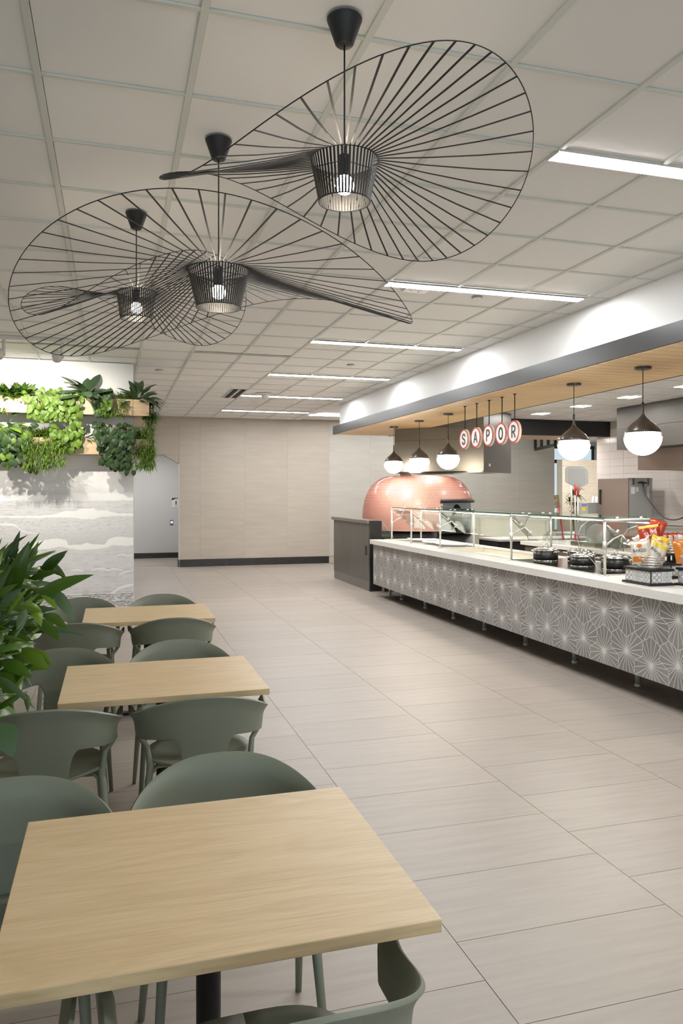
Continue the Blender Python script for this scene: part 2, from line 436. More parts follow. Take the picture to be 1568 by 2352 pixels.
def mural():
    X0, X1, Z0, Z1 = -1.75, .2525, .0, 1.96
    nx, nz = int((X1-X0)/.0042), int((Z1-Z0)/.0042)
    xs = np.linspace(X0, X1, nx+1); zs = np.linspace(Z0, Z1, nz+1)
    X, Z = np.meshgrid(xs, zs)
    px = (X+1.37)/.001075; py = (1.949-Z)/.001148
    rs = np.random.RandomState(3)
    def n1(x, sc, seed):
        r = np.random.RandomState(seed).rand(4096); q = x/sc+200; i = np.floor(q).astype(int); f = q-i; f = f*f*(3-2*f)
        return r[i % 4096]*(1-f)+r[(i+1) % 4096]*f
    def n2(x, y, sx, sy, seed):
        r = np.random.RandomState(seed).rand(256, 256); qx = x/sx+300; qy = y/sy+300
        ix = np.floor(qx).astype(int); iy = np.floor(qy).astype(int); fx = qx-ix; fy = qy-iy; fx = fx*fx*(3-2*fx); fy = fy*fy*(3-2*fy)
        g = lambda a, b: r[a % 256, b % 256]
        return (g(ix, iy)*(1-fx)+g(ix+1, iy)*fx)*(1-fy)+(g(ix, iy+1)*(1-fx)+g(ix+1, iy+1)*fx)*fy
    def cv(pts, seed=1, amp=5):
        p = np.array(pts, float)
        return np.interp(px, p[:, 0], p[:, 1])+amp*(n1(px, 45, seed)-.5)*2+amp*.6*(n1(px, 17, seed+9)-.5)*2
    paper = np.array([.79, .78, .765]); ink = np.array([.075, .078, .08]); greyt = np.array([.555, .56, .565])
    tone = np.zeros_like(px)                       # 0 paper .. 1 hatch
    dark = np.zeros_like(px)                       # engraved lines
    streak = n2(px, py, 60, 5, 5)*.6+n2(px, py, 14, 3.2, 6)*.4
    fa = cv([(-400, 215), (700, 215), (850, 190), (1000, 185), (1200, 195), (1350, 220), (1600, 225)], 11)
    fb = cv([(-400, 300), (200, 292), (600, 280), (760, 272), (850, 258), (980, 268), (1080, 255), (1300, 270), (1600, 285)], 12)
    tone = np.where((py > fa) & (py < fb), .35*np.clip((py-fa)/40, 0, 1)*(.6+streak*.7), tone)
    g1a = cv([(-400, 345), (1600, 345)], 13, 7)
    g1b = cv([(-400, 505), (60, 512), (350, 515), (610, 495), (640, 482), (720, 462), (850, 460), (890, 440), (960, 428), (1040, 435), (1095, 462), (1200, 456), (1290, 480), (1330, 490), (1600, 492)], 14, 5)
    tone = np.where((py > g1a) & (py < g1b), .72+(streak-.5)*.55, tone)
    dark = np.where((py > g1a) & (py < g1b), np.clip(n2(px, py, 110, 4, 21)-.66, 0, 1)*1.1, dark)
    g2a = cv([(-400, 520), (300, 535), (600, 535), (700, 528), (850, 540), (900, 555), (1040, 555), (1120, 535), (1250, 522), (1600, 525)], 15, 4)
    cl = cv([(-400, 900), (250, 880), (300, 830), (380, 800), (480, 785), (600, 768), (680, 773), (735, 797), (757, 842), (765, 846), (900, 842), (965, 820), (1040, 842), (1170, 846), (1185, 830), (1220, 788), (1300, 756), (1400, 764), (1600, 778)], 16, 2)
    in2 = (py > g2a) & (py < cl)
    r1 = np.hypot(px-560, (py-1010)*1.0); r2 = np.hypot(px-1370, (py-1010)*1.0); r3 = np.hypot(px+40, (py-820)*1.1)
    ph = np.minimum(np.minimum(r1, r2), r3+60)
    wob = 5*(n2(px, py, 40, 40, 31)-.5)
    lines = (np.sin((ph+wob)*2*PI/13.5) > .30).astype(float)
    amt = np.clip((py-640)/190, 0, 1)
    tone = np.where(in2, (.74+(streak-.5)*.5)*(1-.35*amt), tone)
    dark = np.where(in2, lines*amt*.62+np.clip(n2(px, py, 30, 4, 22)-.66, 0, 1)*1.2*(1-amt), dark)
    arc = cv([(-400, 600), (-100, 605), (0, 592), (70, 588), (150, 602), (200, 630), (228, 668), (300, 690), (440, 712), (1600, 1000)], 17, 2)
    wid = np.interp(px, [-400, 100, 230, 440], [26, 24, 12, 3])
    m = (px < 445) & (py > arc) & (py < arc+wid); tone = np.where(m, 0, tone); dark = np.where(m, 0, dark)
    g3a = cv([(-400, 900), (450, 888), (600, 872), (660, 858), (760, 882), (960, 906), (1200, 882), (1270, 852), (1400, 868), (1600, 850)], 18, 4)
    in3 = py > g3a
    tone = np.where(in3, .78+(streak-.5)*.5, tone)
    dark = np.where(in3, np.clip(n2(px, py, 120, 3.6, 23)-.66, 0, 1)*1.1+np.clip(n2(px, py, 9, 5, 24)-.85, 0, 1)*2, dark)
    low = in3 & (py > 1405+10*(n1(px, 160, 41)-.5))
    l2 = (np.sin((py+9*(n2(px, py, 120, 60, 42)-.5))*2*PI/17) > -.1).astype(float)*(n2(px, py, 25, 9, 43) > .22)
    tone = np.where(low, .05, tone); dark = np.where(low, l2*.95, dark)
    def stroke(pts, wd):
        nonlocal tone, dark
        p = np.array(pts, float); yy = np.interp(px, p[:, 0], p[:, 1]); k = (px > p[0, 0]) & (px < p[-1, 0])
        f = np.sin(np.clip((px-p[0, 0])/(p[-1, 0]-p[0, 0]), 0, 1)*PI)**.4
        mm = k & (np.abs(py-yy) < wd*f); tone = np.where(mm, .05, tone); dark = np.where(mm, 0, dark)
    stroke([(1005, 1150), (1040, 1128), (1110, 1118), (1170, 1125), (1218, 1140), (1260, 1125), (1310, 1128), (1390, 1146)], 8)
    stroke([(790, 1135), (840, 1124), (890, 1130), (930, 1150)], 8)
    stroke([(1285, 998), (1330, 970), (1390, 962), (1440, 982), (1520, 968)], 6)
    stroke([(1325, 1228), (1360, 1180), (1430, 1160), (1520, 1150)], 8)
    stroke([(1230, 1412), (1280, 1392), (1340, 1350), (1420, 1325), (1540, 1305)], 17)
    dark = np.clip(dark, 0, .9); tone = np.clip(tone, 0, 1)
    col = paper*(1-tone[..., None])+greyt*tone[..., None]
    col = col*(1-dark[..., None])+ink*dark[..., None]
    n = (nx+1)*(nz+1)
    vs = np.zeros((n, 3), np.float32); vs[:, 0] = X.ravel(); vs[:, 1] = MY-.002; vs[:, 2] = Z.ravel()
    idx = np.arange(n).reshape(nz+1, nx+1)
    q = np.stack([idx[:-1, :-1], idx[:-1, 1:], idx[1:, 1:], idx[1:, :-1]], -1).reshape(-1)
    me = bpy.data.meshes.new('mural_print')
    me.vertices.add(n); me.vertices.foreach_set('co', vs.ravel())
    me.loops.add(len(q)); me.loops.foreach_set('vertex_index', q.astype(np.int32))
    me.polygons.add(len(q)//4); me.polygons.foreach_set('loop_start', np.arange(0, len(q), 4, dtype=np.int32))
    me.update(calc_edges=True)
    at = me.attributes.new('print', 'FLOAT_COLOR', 'POINT')
    c4 = np.ones((n, 4), np.float32); c4[:, :3] = col.reshape(-1, 3); at.data.foreach_set('color', c4.ravel())
    m, nt, N, L, P = nodes_of('mural_ink')
    a = N.new('ShaderNodeAttribute'); a.attribute_name = 'print'; L.new(a.outputs['Color'], P.inputs['Base Color'])
    P.inputs['Roughness'].default_value = .55
    me.materials.append(m)
    return put('mural_print', me, pier)
mural()

# ---- canopy over the counter: white fascia, dark metal band, oak plank underside
SX, SY1, WZ = 4.19, 14.2, 2.775
sof = sbox('wall_soffit', (SX, -1, 2.80), (5.20, SY1, CZ+.03), white)
tr = sbox('trim_1', (4.06, -1, 2.785), (SX+.0, SY1+.02, 2.94), band_m)
for y in (1.2, 4.25, 7.3, 10.35):
    pass
can = sbox('ceiling_canopy', (4.07, -1, 2.785), (5.20, SY1, 2.80), blackbox)
y = 3.2; pm = MB().box((4.07, .0035, 0), (5.195, .1415, .010)).mesh('plank', oak_slat)
while y < SY1-.145:
    put('plank', pm, can, None, (0, y, WZ)); y += .145
box1('edge_strip', (5.195, -1, WZ-.004), (5.207, SY1, 2.80), black, can)
# second canopy arm across the back of the kitchen
can2 = sbox('ceiling_canopy_back', (5.207, 12.95, 2.785), (9.3, SY1, 3.36), blackbox)
x = 5.22; pm2 = MB().box((.0016, 12.97, 0), (.1434, 14.19, .010)).mesh('plank', oak_slat)
while x < 9.2:
    put('plank', pm2, can2, None, (x, 0, WZ-.02+.02)); x += .145
sbox('trim_2', (5.207, 12.85, 2.755), (9.3, 12.95, 3.05), black)
# ---- kitchen ceiling with tiles
KZ = 3.05
kc = sbox('ceiling_kitchen', (5.207, -1, KZ+.02), (9.4, 12.85, KZ+.12), white)
ktm = MB().box((.008, .008, .004), (mod-.008, mod-.008, .02)).mesh('ceiling_tile', ceil_m)
kx = [5.25+mod*i for i in range(7)]
for i, x in enumerate(kx):
    for j in range(0, 12):
        y = 12.85-mod*(j+1)
        if y < 5: continue
        if x+mod > 9.4: MB().box((x+.008, y+.008, KZ+.004), (9.3, y+mod-.008, KZ+.02)).build('ceiling_tile', ceil_m, kc)
        else: put('ceiling_tile', ktm, kc, None, (x, y, KZ))
for x in kx: box1('grid_runner', (x-.010, 0, KZ), (x+.010, 12.85, KZ+.02), bar_m, kc)
for j in range(20):
    y = 12.85-mod*j
    box1('grid_crossbar', (5.21, y-.008, KZ+.001), (9.3, y+.008, KZ+.02), bar_m, kc)
# ---- right kitchen wall with white tiles
RX = 9.3
wr = sbox('wall_right', (RX+.008, -4.6, 0), (RX+.2, 13.285, CZ+.03), subgrout)
stm = MB().box((0, .0025, .0025), (.008, .4175, .1445)).mesh('wall_tile', subway)
for a in range(9):
    for b in range(14):
        put('wall_tile', stm, wr, None, (RX, 13.285-.42*(a+1), .85+.147*b))
box1('tile_field', (RX, -1, .0), (RX+.008, 13.285-.42*9, 3.05), subway, wr)
# wall return at the far end of the tiled wall and the room beyond
sbox('wall_beyond_right', (15.6, 13.485, 0), (15.8, 22.6, CZ+.03), grey_wall)
sbox('wall_beyond_near', (RX+.2, 13.285, 0), (15.8, 13.485, CZ+.03), grey_wall)
# window wall far right: sill wall, mullions, glazing; daylight comes in here
win = sbox('window_1', (10.98, 22.4, 0), (15.6, 22.5, .45), grey_wall)
box1('head', (10.98, 22.4, 3.25), (15.6, 22.5, CZ+.03), grey_wall, win)
box1('transom_bar', (10.98, 22.40, 2.66), (15.6, 22.47, 2.78), blackbox, win)
box1('head_bar', (10.98, 22.40, 3.15), (15.6, 22.47, 3.25), blackbox, win)
for x in (11.02, 12.0, 13.05, 14.02, 14.98, 15.55): box1('mullion', (x-.035, 22.41, .45), (x+.035, 22.46, 3.2), blackbox, win)
for a, b in zip((11.02, 12.0, 13.05, 14.02, 14.98), (12.0, 13.05, 14.02, 14.98, 15.55)):
    box1('pane', (a+.035, 22.43, .45), (b-.035, 22.436, 2.66), tinted, win)
    box1('pane', (a+.035, 22.43, 2.78), (b-.035, 22.436, 3.15), tinted, win)
sbox('wall_beyond_left', (10.78, FAR+.22, 0), (10.98, 22.5, CZ+.03), grey_wall)
sbox('wall_outer', (-4.6, 22.5, 0), (10.98, 22.6, CZ+.03), white)
# ================================================================== CEILING FIXTURES
def linear_light(y, label, group='recessed long ceiling lights'):
    t = thing('linear_light', label, 'ceiling light', (3.045, y+.05, CZ), 0, group)
    x0, x1 = 2.135, 3.955
    MB().box((x0, y, CZ-.008), (x1, y+.10, CZ-.004)).build('diffuser', linear_em, t)   # dropped lens, luminous sides
    f = MB()
    for a, b in (((x0-.006, y-.006, CZ-.005), (x1+.006, y, CZ+.001)), ((x0-.006, y+.10, CZ-.008), (x1+.006, y+.106, CZ+.001)), ((x0-.006, y, CZ-.008), (x0, y+.10, CZ+.001)), ((x1, y, CZ-.008), (x1+.006, y+.10, CZ+.001))): f.box(a, b)
    f.build('frame', plast, t)
    MB().box((x0, y, CZ-.003), (x1, y+.10, CZ+.004)).build('housing', plast, t)
ll = ['long recessed ceiling light at the right edge, nearest the tall spoked pendant', 'long recessed ceiling light behind the rim tip of the middle spoked pendant', 'long recessed ceiling light third from the front', 'long recessed ceiling light fourth from the front',
      'long recessed ceiling light beside the square dark slotted air vent', 'farthest long recessed ceiling light close to the beige end wall']
for k, lb in enumerate(ll): linear_light(3.36+2.468*k+(.01 if k else 0), lb)
for k in (1, 2): linear_light(3.36-2.468*k, 'long recessed ceiling light behind the viewpoint, row %s' % ('just overhead' if k == 1 else 'farther back'))

def slot(x0, x1, y, label, t=.0):
    o = thing('slot_diffuser', label, 'air vent', ((x0+x1)/2, y, CZ), 0, 'thin black ceiling slots')
    MB().box((x0, y-.022, CZ-.004), (x1, y-.012, CZ+.002)).build('flange', plast, o)
    MB().box((x0, y-.012, CZ-.003), (x1, y+.012, CZ+.002)).build('opening', dark_slot, o)
    MB().box((x0, y+.012, CZ-.004), (x1, y+.022, CZ+.002)).build('flange', plast, o)
slot(.932, 2.125, 9.39, 'thin black linear slot in the ceiling below the smallest spoked pendant')
slot(-.894, .297, 9.42, 'thin black linear slot in the ceiling above the hanging planters')
o = thing('slot_diffuser', 'short twin black slot air vent beside the fifth long light', 'air vent', (2.0, 13.15, CZ))
for dx in (0, .13):
    MB().box((1.93+dx-.04, 12.62, CZ-.003), (1.93+dx+.04, 13.70, CZ+.002)).build('opening', dark_slot, o)
f = MB(); f.box((1.87, 12.6, CZ-.005), (1.885, 13.72, CZ+.001)); f.box((2.105, 12.6, CZ-.005), (2.12, 13.72, CZ+.001)); f.box((1.975, 12.6, CZ-.005), (2.015, 13.72, CZ+.001)); f.build('frame', plast, o)
for (x, y, lb) in ((3.05, 6.09, 'round white sprinkler cover in the ceiling in front of the second long light'), (3.036, 9.771, 'round white sprinkler cover behind the third long light'),
                   (.609, 10.946, 'round white sprinkler cover beside the mural pier'), (3.706, 16.011, 'round white sprinkler cover at the farthest long light'), (8.0, 10.5, 'round white cover in the kitchen ceiling beside the downlights')):
    z = KZ if x > 5 else CZ
    o = thing('sprinkler_cover', lb, 'sprinkler', (x, y, z), 0, 'ceiling sprinkler covers')
    MB().lathe([(0, -.012), (.035, -.012), (.04, -.008), (.04, 0)], (x, y, z), 20).build('plate', plast, o)
    MB().lathe([(.04, -.004), (.05, -.003), (.05, 0)], (x, y, z), 20).build('ring', sensor_g, o)
o = thing('ceiling_sensor', 'small rectangular white sensor plate by the second long light', 'sensor', (2.437, 6.0, CZ))
bevel(box1('plate', (2.33, 5.93, CZ-.012), (2.54, 6.06, CZ), plast, o), .004)
box1('lens', (2.38, 5.97, CZ-.016), (2.41, 6.0, CZ-.012), sensor_g, o); box1('lens', (2.46, 5.97, CZ-.016), (2.48, 6.02, CZ-.012), sensor_g, o)
o = thing('ceiling_projector', 'small white dome fixture on the ceiling behind the fifth long light', 'sensor', (2.476, 13.0, CZ))
MB().lathe([(0, -.02), (.13, -.018), (.14, 0)], (2.476, 13.0, CZ), 24).build('base', plast, o)
MB().lathe([(0, -.09), (.05, -.085), (.065, -.05), (.06, -.02)], (2.50, 13.0, CZ), 20).build('camera_head', plast, o)

# ---- spoked, hat-shaped pendants
def pendant(label, cx, cy, canr, zr, r0, zb, rb, N, q, hsc=1.0):
    t = thing('spoked_pendant', label, 'pendant light', (cx, cy, zr), 0, 'black spoked pendant lights')
    MB().lathe([(0, -.095*hsc), (canr*.44, -.095*hsc), (canr*.52, -.09*hsc), (canr*.97, -.008), (canr, -.004), (canr, 0)], (cx, cy, CZ), 36).build('canopy', black, t)
    MB().tube([(cx, cy, CZ-.09*hsc), (cx, cy, zr-.005)], .0032, 8).build('cord', black, t)
    hs = (zr-zb)
    MB().lathe([(.006, .0), (.02, -.008), (.022, -.10*hs/.15), (.027, -.105*hs/.15), (.029, -.02-.1*hs/.15), (.022, -.025-.1*hs/.15)], (cx, cy, zr+.025), 18).build('socket', black, t); sk_ = C.objects[-1]
    bz = zr-.075*hs/.15
    MB().lathe([(.014, .045), (.018, .03), (.030, .012), (.035, -.005), (.031, -.022), (.018, -.034), (0, -.037)], (cx, cy, bz-.01), 20).build('bulb', bulb_em, sk_)
    # spider that carries the cage
    s = MB()
    for k in range(3):
        a = 2*PI*k/3+.3
        s.tube([(cx, cy, zr), (cx+r0*math.cos(a), cy+r0*math.sin(a), zr)], .002, 6)
    s.build('spider', black, t)
    for nm, r, z, w_ in (('top_ring', r0, zr, .0022), ('bottom_ring', rb, zb, .0022)):
        MB().tube([(cx+r*math.cos(2*PI*k/48), cy+r*math.sin(2*PI*k/48), z) for k in range(49)], w_, 6, cap=False).build(nm, black, t)
    ph0, L = q[1], q[2]; h_ = q[3:]
    def al(tt): return h_[0]+h_[1]*math.cos(tt)+h_[2]*math.sin(tt)+h_[3]*math.cos(2*tt)+h_[4]*math.sin(2*tt)+h_[5]*math.cos(3*tt)+h_[6]*math.sin(3*tt)
    def rim(tt):
        a = al(tt); return Vector((cx+math.cos(tt)*(r0+L*math.cos(a)), cy+math.sin(tt)*(r0+L*math.cos(a)), zr+L*math.sin(a)))
    M2 = 240
    MB().tube([rim(2*PI*k/M2) for k in range(M2+1)], .0019, 6, cap=False).build('hoop', black, t)
    for k in range(N):
        tt = ph0+2*PI*k/N
        a = Vector((cx+r0*math.cos(tt), cy+r0*math.sin(tt), zr)); b = rim(tt); d = (b-a)
        nrm = Vector((-math.sin(tt), math.cos(tt), 0)); up = d.normalized().cross(nrm)
        w0, w1 = nrm*.0028, nrm*.0034
        hh = up*.0012
        sag = -up*.006 if up.z > 0 else up*.006
        mb = MB(); vs = []
        for f_, wv in ((0, w0), (.33, w0), (.66, w1), (1, w1)):
            p = a+d*f_+sag*(4*f_*(1-f_)); vs += [p-wv-hh, p+wv-hh, p+wv+hh, p-wv+hh]
        fs = []
        for i in range(3):
            for e in range(4): fs.append((i*4+e, i*4+(e+1) % 4, i*4+4+(e+1) % 4, i*4+4+e))
        fs += [(3, 2, 1, 0), (12, 13, 14, 15)]
        mb.add(vs, fs).build('rib', black, t)
    cg = MB()
    for k in range(N):
        tt = ph0+2*PI*k/N; n = Vector((-math.sin(tt), math.cos(tt), 0)); o_ = Vector((math.cos(tt), math.sin(tt), 0))
        a = Vector((cx, cy, zr))+o_*r0; b = Vector((cx, cy, zb))+o_*rb
        wv = n*.0036; th = o_*.0008
        cg.add([a-wv-th, a+wv-th, a+wv+th, a-wv+th, b-wv-th, b+wv-th, b+wv+th, b-wv+th], [(0, 1, 5, 4), (1, 2, 6, 5), (2, 3, 7, 6), (3, 0, 4, 7), (0, 3, 2, 1), (4, 5, 6, 7)])
    cg.build('cage_slats', black, t, 'stuff')
    return t
pendant('nearest and highest black spoked pendant, hung right of the other two', .801, 2.653, .064, 2.850, .122, 2.699, .093, 54,
        [54, 3.8822, .5412, -.0976, -.0034, -.0134, -.1689, -.258, .0064, .0012])
pendant('widest black spoked pendant, hung in the middle of the three', .490, 3.737, .064, 2.7267, .148, 2.5475, .108, 65,
        [65, 3.5429, .8307, -.1676, .0925, .0028, -.1379, .1787, -.013, .0105])
pendant('farthest and smallest black spoked pendant, hung at the left over the tables', .135, 4.857, .064, 2.876, .117, 2.716, .0957, 54,
        [54, 4.3705, .5509, -.1028, .0172, .0119, -.0894, -.3213, .0085, .0044])

# ---- opal globe pendants over the counter
def globe(y, label):
    x = 4.53; zc = 2.147; R = .161
    t = thing('globe_pendant', label, 'pendant light', (x, y, zc), 0, 'opal globe pendants over the counter')
    MB().lathe([(0, -.022), (.068, -.022), (.073, -.018), (.073, 0)], (x, y, WZ), 28).build('canopy', bronze, t)
    MB().tube([(x, y, WZ-.02), (x, y, zc+.30)], .0035, 8).build('cord', black, t)
    MB().lathe([(0, .315), (.010, .315), (.011, .235), (.013, .225)], (x, y, zc), 14).build('stem', bronze, t)
    MB().lathe([(.010, .228), (.013, .212), (.020, .196), (.038, .172), (.068, .146), (.10, .12), (.127, .092), (.146, .062), (.1555, .040), (.152, .040), (.12, .085), (.05, .12)], (x, y, zc), 36).build('cap', bronze, t)
    MB().lathe([(R*math.cos(a), R*math.sin(a)) for a in [(-PI/2)*(1-k/14) for k in range(15)]], (x, y, zc), 36).build('globe', globe_em, t)
    MB().lathe([(.151, 0), (.151, .042)], (x, y, zc), 36).build('collar_glow', globe_em, t)
    fl = MB()
    for k in range(60):
        a = 2*PI*k/60; c_ = math.cos(a); s_ = math.sin(a)
        fl.obox((x+.157*c_, y+.157*s_, zc+.021), (.0028*c_, .0028*s_, 0), (-.0026*s_, .0026*c_, 0), (0, 0, .020))
    fl.build('ribbed_collar', bronze, t, 'stuff')
    MB().tube([(x+.1605*math.cos(2*PI*k/40), y+.1605*math.sin(2*PI*k/40), zc+.001) for k in range(41)], .0022, 6, cap=False).build('ring', bronze, t)
for y, lb in ((12.13, 'farthest opal globe pendant, left of the row above the oven'), (11.01, 'second opal globe pendant from the left, above the oven dome'), (9.94, 'third opal globe pendant from the left, beside the letter S disc'),
              (6.86, 'opal globe pendant hanging in front of the perforated pizza peels'), (5.79, 'nearest and largest looking opal globe pendant at the right')): globe(y, lb)

# ---- hanging letter discs
STROKES = {
 'S': [[(.30, .78), (.22, .92), (0, 1), (-.22, .93), (-.30, .75), (-.22, .60), (0, .50), (.22, .40), (.30, .24), (.22, .07), (0, 0), (-.22, .07), (-.30, .22)]],
 'A': [[(-.34, 0), (0, 1)], [(0, 1), (.34, 0)], [(-.21, .32), (.21, .32)]],
 'P': [[(-.26, 0), (-.26, 1)], [(-.26, 1), (.05, 1), (.24, .92), (.30, .75), (.24, .57), (.05, .48), (-.26, .48)]],
 'O': [[(.34*math.cos(a), .5+.5*math.sin(a)) for a in [2*PI*k/24 for k in range(25)]]],
 'R': [[(-.26, 0), (-.26, 1)], [(-.26, 1), (.05, 1), (.24, .92), (.30, .75), (.24, .57), (.05, .48), (-.26, .48)], [(.02, .48), (.32, 0)]]}
def ribbon(mb, pts, wd, to3, d0, d1, m):
    for (a, b) in zip(pts[:-1], pts[1:]):
        a = Vector(a); b = Vector(b); d = (b-a).normalized(); n = Vector((-d.y, d.x))*wd; e = d*wd*.45
        q = [a-n-e, b-n+e, b+n+e, a+n-e]
        A = [to3(p, d0) for p in q]; B = [to3(p, d1) for p in q]
        mb.add(A+B, [(0, 1, 2, 3), (7, 6, 5, 4), (0, 4, 5, 1), (1, 5, 6, 2), (2, 6, 7, 3), (3, 7, 4, 0)], m)
def letter_disc(ch, y):
    x, zc, R, th = 4.34, 2.347, .1285, .028
    t = thing('letter_disc', 'round white sign disc bearing the letter %s, red rim' % ch, 'sign', (x, y, zc), 0, 'hanging letter discs')
    def disc(r0, r1, xa, xb, n=48):
        mb = MB(); P = [(math.cos(2*PI*k/n), math.sin(2*PI*k/n)) for k in range(n)]
        vs = [(xa, y-c*r1, zc+s*r1) for c, s in P]+[(xb, y-c*r1, zc+s*r1) for c, s in P]
        fs = [(k, (k+1) % n, n+(k+1) % n, n+k) for k in range(n)]
        if r0 == 0: fs += [list(range(n))[::-1], list(range(n, 2*n))]
        else:
            vs += [(xa, y-c*r0, zc+s*r0) for c, s in P]+[(xb, y-c*r0, zc+s*r0) for c, s in P]
            fs += [(2*n+k, (k+1) % n+2*n, (k+1) % n, k) for k in range(n)]+[(n+k, n+(k+1) % n, 3*n+(k+1) % n, 3*n+k) for k in range(n)]+[(2*n+(k+1) % n, 2*n+k, 3*n+k, 3*n+(k+1) % n) for k in range(n)]
        return mb.add(vs, fs)
    disc(0, R, x-.001, x+th).build('disc', signedge, t)
    face_ = disc(0, R*.86, x-.0035, x).build('face', signwhite, t)
    disc(R*.86, R*1.0, x-.005, x).build('rim', redsign, t)
    mb = MB(); H = .128; to3 = lambda p, d: (x-d, y-p[0]*H, zc-H/2+p[1]*H)
    for st in STROKES[ch]:
        ribbon(mb, st, .088, to3, .003, .0065, 0); ribbon(mb, st, .022, to3, .0064, .0072, 1)
    mb.build('letter', [letter_m, letter_i], face_)
    MB().tube([(x+th/2, y, WZ-.004), (x+th/2, y, zc+R-.003)], .0062, 10).build('rod', black, t)
    MB().lathe([(0, -.012), (.012, -.012), (.020, -.006), (.020, 0)], (x+th/2, y, WZ), 16).build('rod_flange', black, t)
for ch, y in zip('SAPOR', (9.035, 8.70, 8.37, 8.05, 7.755)): letter_disc(ch, y)

# ---- kitchen downlights
for k, (x, y) in enumerate(((7.18, 11.89), (7.18, 10.69), (7.18, 9.48), (7.18, 8.3), (8.4, 11.3))):
    if k == 4: continue
    t = thing('square_downlight', ['farthest square downlight in the kitchen ceiling', 'second square downlight, behind the cord of the globe before the peels', 'third square downlight, beside the nearest globe cord', 'square downlight at the right edge of the kitchen ceiling'][k], 'ceiling light', (x, y, KZ), 0, 'square kitchen downlights')
    f = MB()
    for a, b in (((-.15, -.15), (.15, -.12)), ((-.15, .12), (.15, .15)), ((-.15, -.12), (-.12, .12)), ((.12, -.12), (.15, .12))): f.box((x+a[0], y+a[1], KZ-.006), (x+b[0], y+b[1], KZ+.001))
    f.build('frame', plast, t)
    MB().box((x-.12, y-.12, KZ-.004), (x+.12, y+.12, KZ-.002)).build('diffuser', kit_em, t)
for k, (x, y) in enumerate(((7.6, 13.6), (8.75, 13.6), (6.2, 13.6))):  # small lights added to brighten the sage wall behind the kitchen
    t = thing('square_downlight', ['small downlight in the oak canopy behind the letter R', 'small downlight in the oak canopy right of the globe before the peels', 'small downlight in the oak canopy above the oven'][k], 'ceiling light', (x, y, WZ), 0, 'small downlights in the back canopy')
    f = MB()
    for a, b in (((-.10, -.10), (.10, -.085)), ((-.10, .085), (.10, .10)), ((-.10, -.085), (-.085, .085)), ((.085, -.085), (.10, .085))): f.box((x+a[0], y+a[1], WZ-.006), (x+b[0], y+b[1], WZ))
    f.build('frame', plast, t)
    MB().box((x-.085, y-.085, WZ-.004), (x+.085, y+.085, WZ-.002)).build('diffuser', kit_em, t)

for k, (x, y, z, w_, l_, lb) in enumerate(((-.6, 18.7, 2.75, .3, .3, 'downlight in the corridor ceiling left of the arched opening'), (.95, 18.7, 2.75, .3, .3, 'downlight in the corridor ceiling above the arched opening'),
        (7.6, 16.2, CZ, 3.2, .16, 'wall washer above the sage tiled wall, behind the back canopy'), (4.9, 16.2, CZ, 1.6, .16, 'wall washer above the oven wall, behind the canopy'), (12.8, 18.2, CZ, 1.8, .4, 'ceiling light over the room beyond the kitchen'))):  # these three are unseen, added to brighten the far wall and room beyond
    t = thing('unseen_light', lb, 'ceiling light', (x, y, z), 0, 'recessed lights beyond the canopy')
    f = MB()
    for a, b in (((-w_/2-.02, -l_/2-.02), (w_/2+.02, -l_/2)), ((-w_/2-.02, l_/2), (w_/2+.02, l_/2+.02)), ((-w_/2-.02, -l_/2), (-w_/2, l_/2)), ((w_/2, -l_/2), (w_/2+.02, l_/2))): f.box((x+a[0], y+a[1], z-.006), (x+b[0], y+b[1], z+.001))
    f.build('frame', plast, t)
    MB().box((x-w_/2, y-l_/2, z-.004), (x+w_/2, y+l_/2, z-.002)).build('diffuser', fill_em if k in (2, 3) else linear_em, t)
# ---- track lighting aimed at the planters
tk = thing('light_track', 'white ceiling track rail above the hanging planters', 'track', (-1.2, 9.06, CZ))
bevel(box1('rail', (-2.6, 9.03, CZ-.034), (-.385, 9.09, CZ-.002), plast, tk), .003)
def track_head(x, tx, label, en):
    t = thing('track_spotlight', label, 'spotlight', (x, 9.06, CZ-.03), 0, 'track spotlights over the planters')
    MB().tube([(x, 9.06, CZ-.034), (x, 9.06, CZ-.21)], .019, 14).build('stem', plast, t)
    p = Vector((x-.055, 9.06, CZ-.195)); d = (Vector((tx, 10.4, 2.3))-p).normalized()
    MB().tube([p-d*.055, p-d*.05, p+d*.03], [.03, .052, .056], 20).build('head', plast, t)
    hd_ = C.objects[-1]
    MB().tube([p+d*.031, p+d*.040], [.056, .05], 20).build('lens_ring', sensor_g, hd_)
    ld = bpy.data.lights.new('spot', 'SPOT'); ld.energy = en; ld.spot_size = math.radians(104); ld.spot_blend = .8; ld.shadow_soft_size = .022; ld.color = (1, .94, .85)
    lo = bpy.data.objects.new('lamp', ld); C.objects.link(lo); lo.parent = t
    lo.location = p+d*.06-Vector(t.location); lo.rotation_euler = d.to_track_quat('-Z', 'Y').to_euler()
track_head(-.545, -.55, 'white track spotlight nearest the end of its rail', TRACK)
track_head(-1.745, -1.75, 'white track spotlight just outside the left picture edge', TRACK)
track_head(-1.145, -1.15, 'white track spotlight at the left picture edge', TRACK)

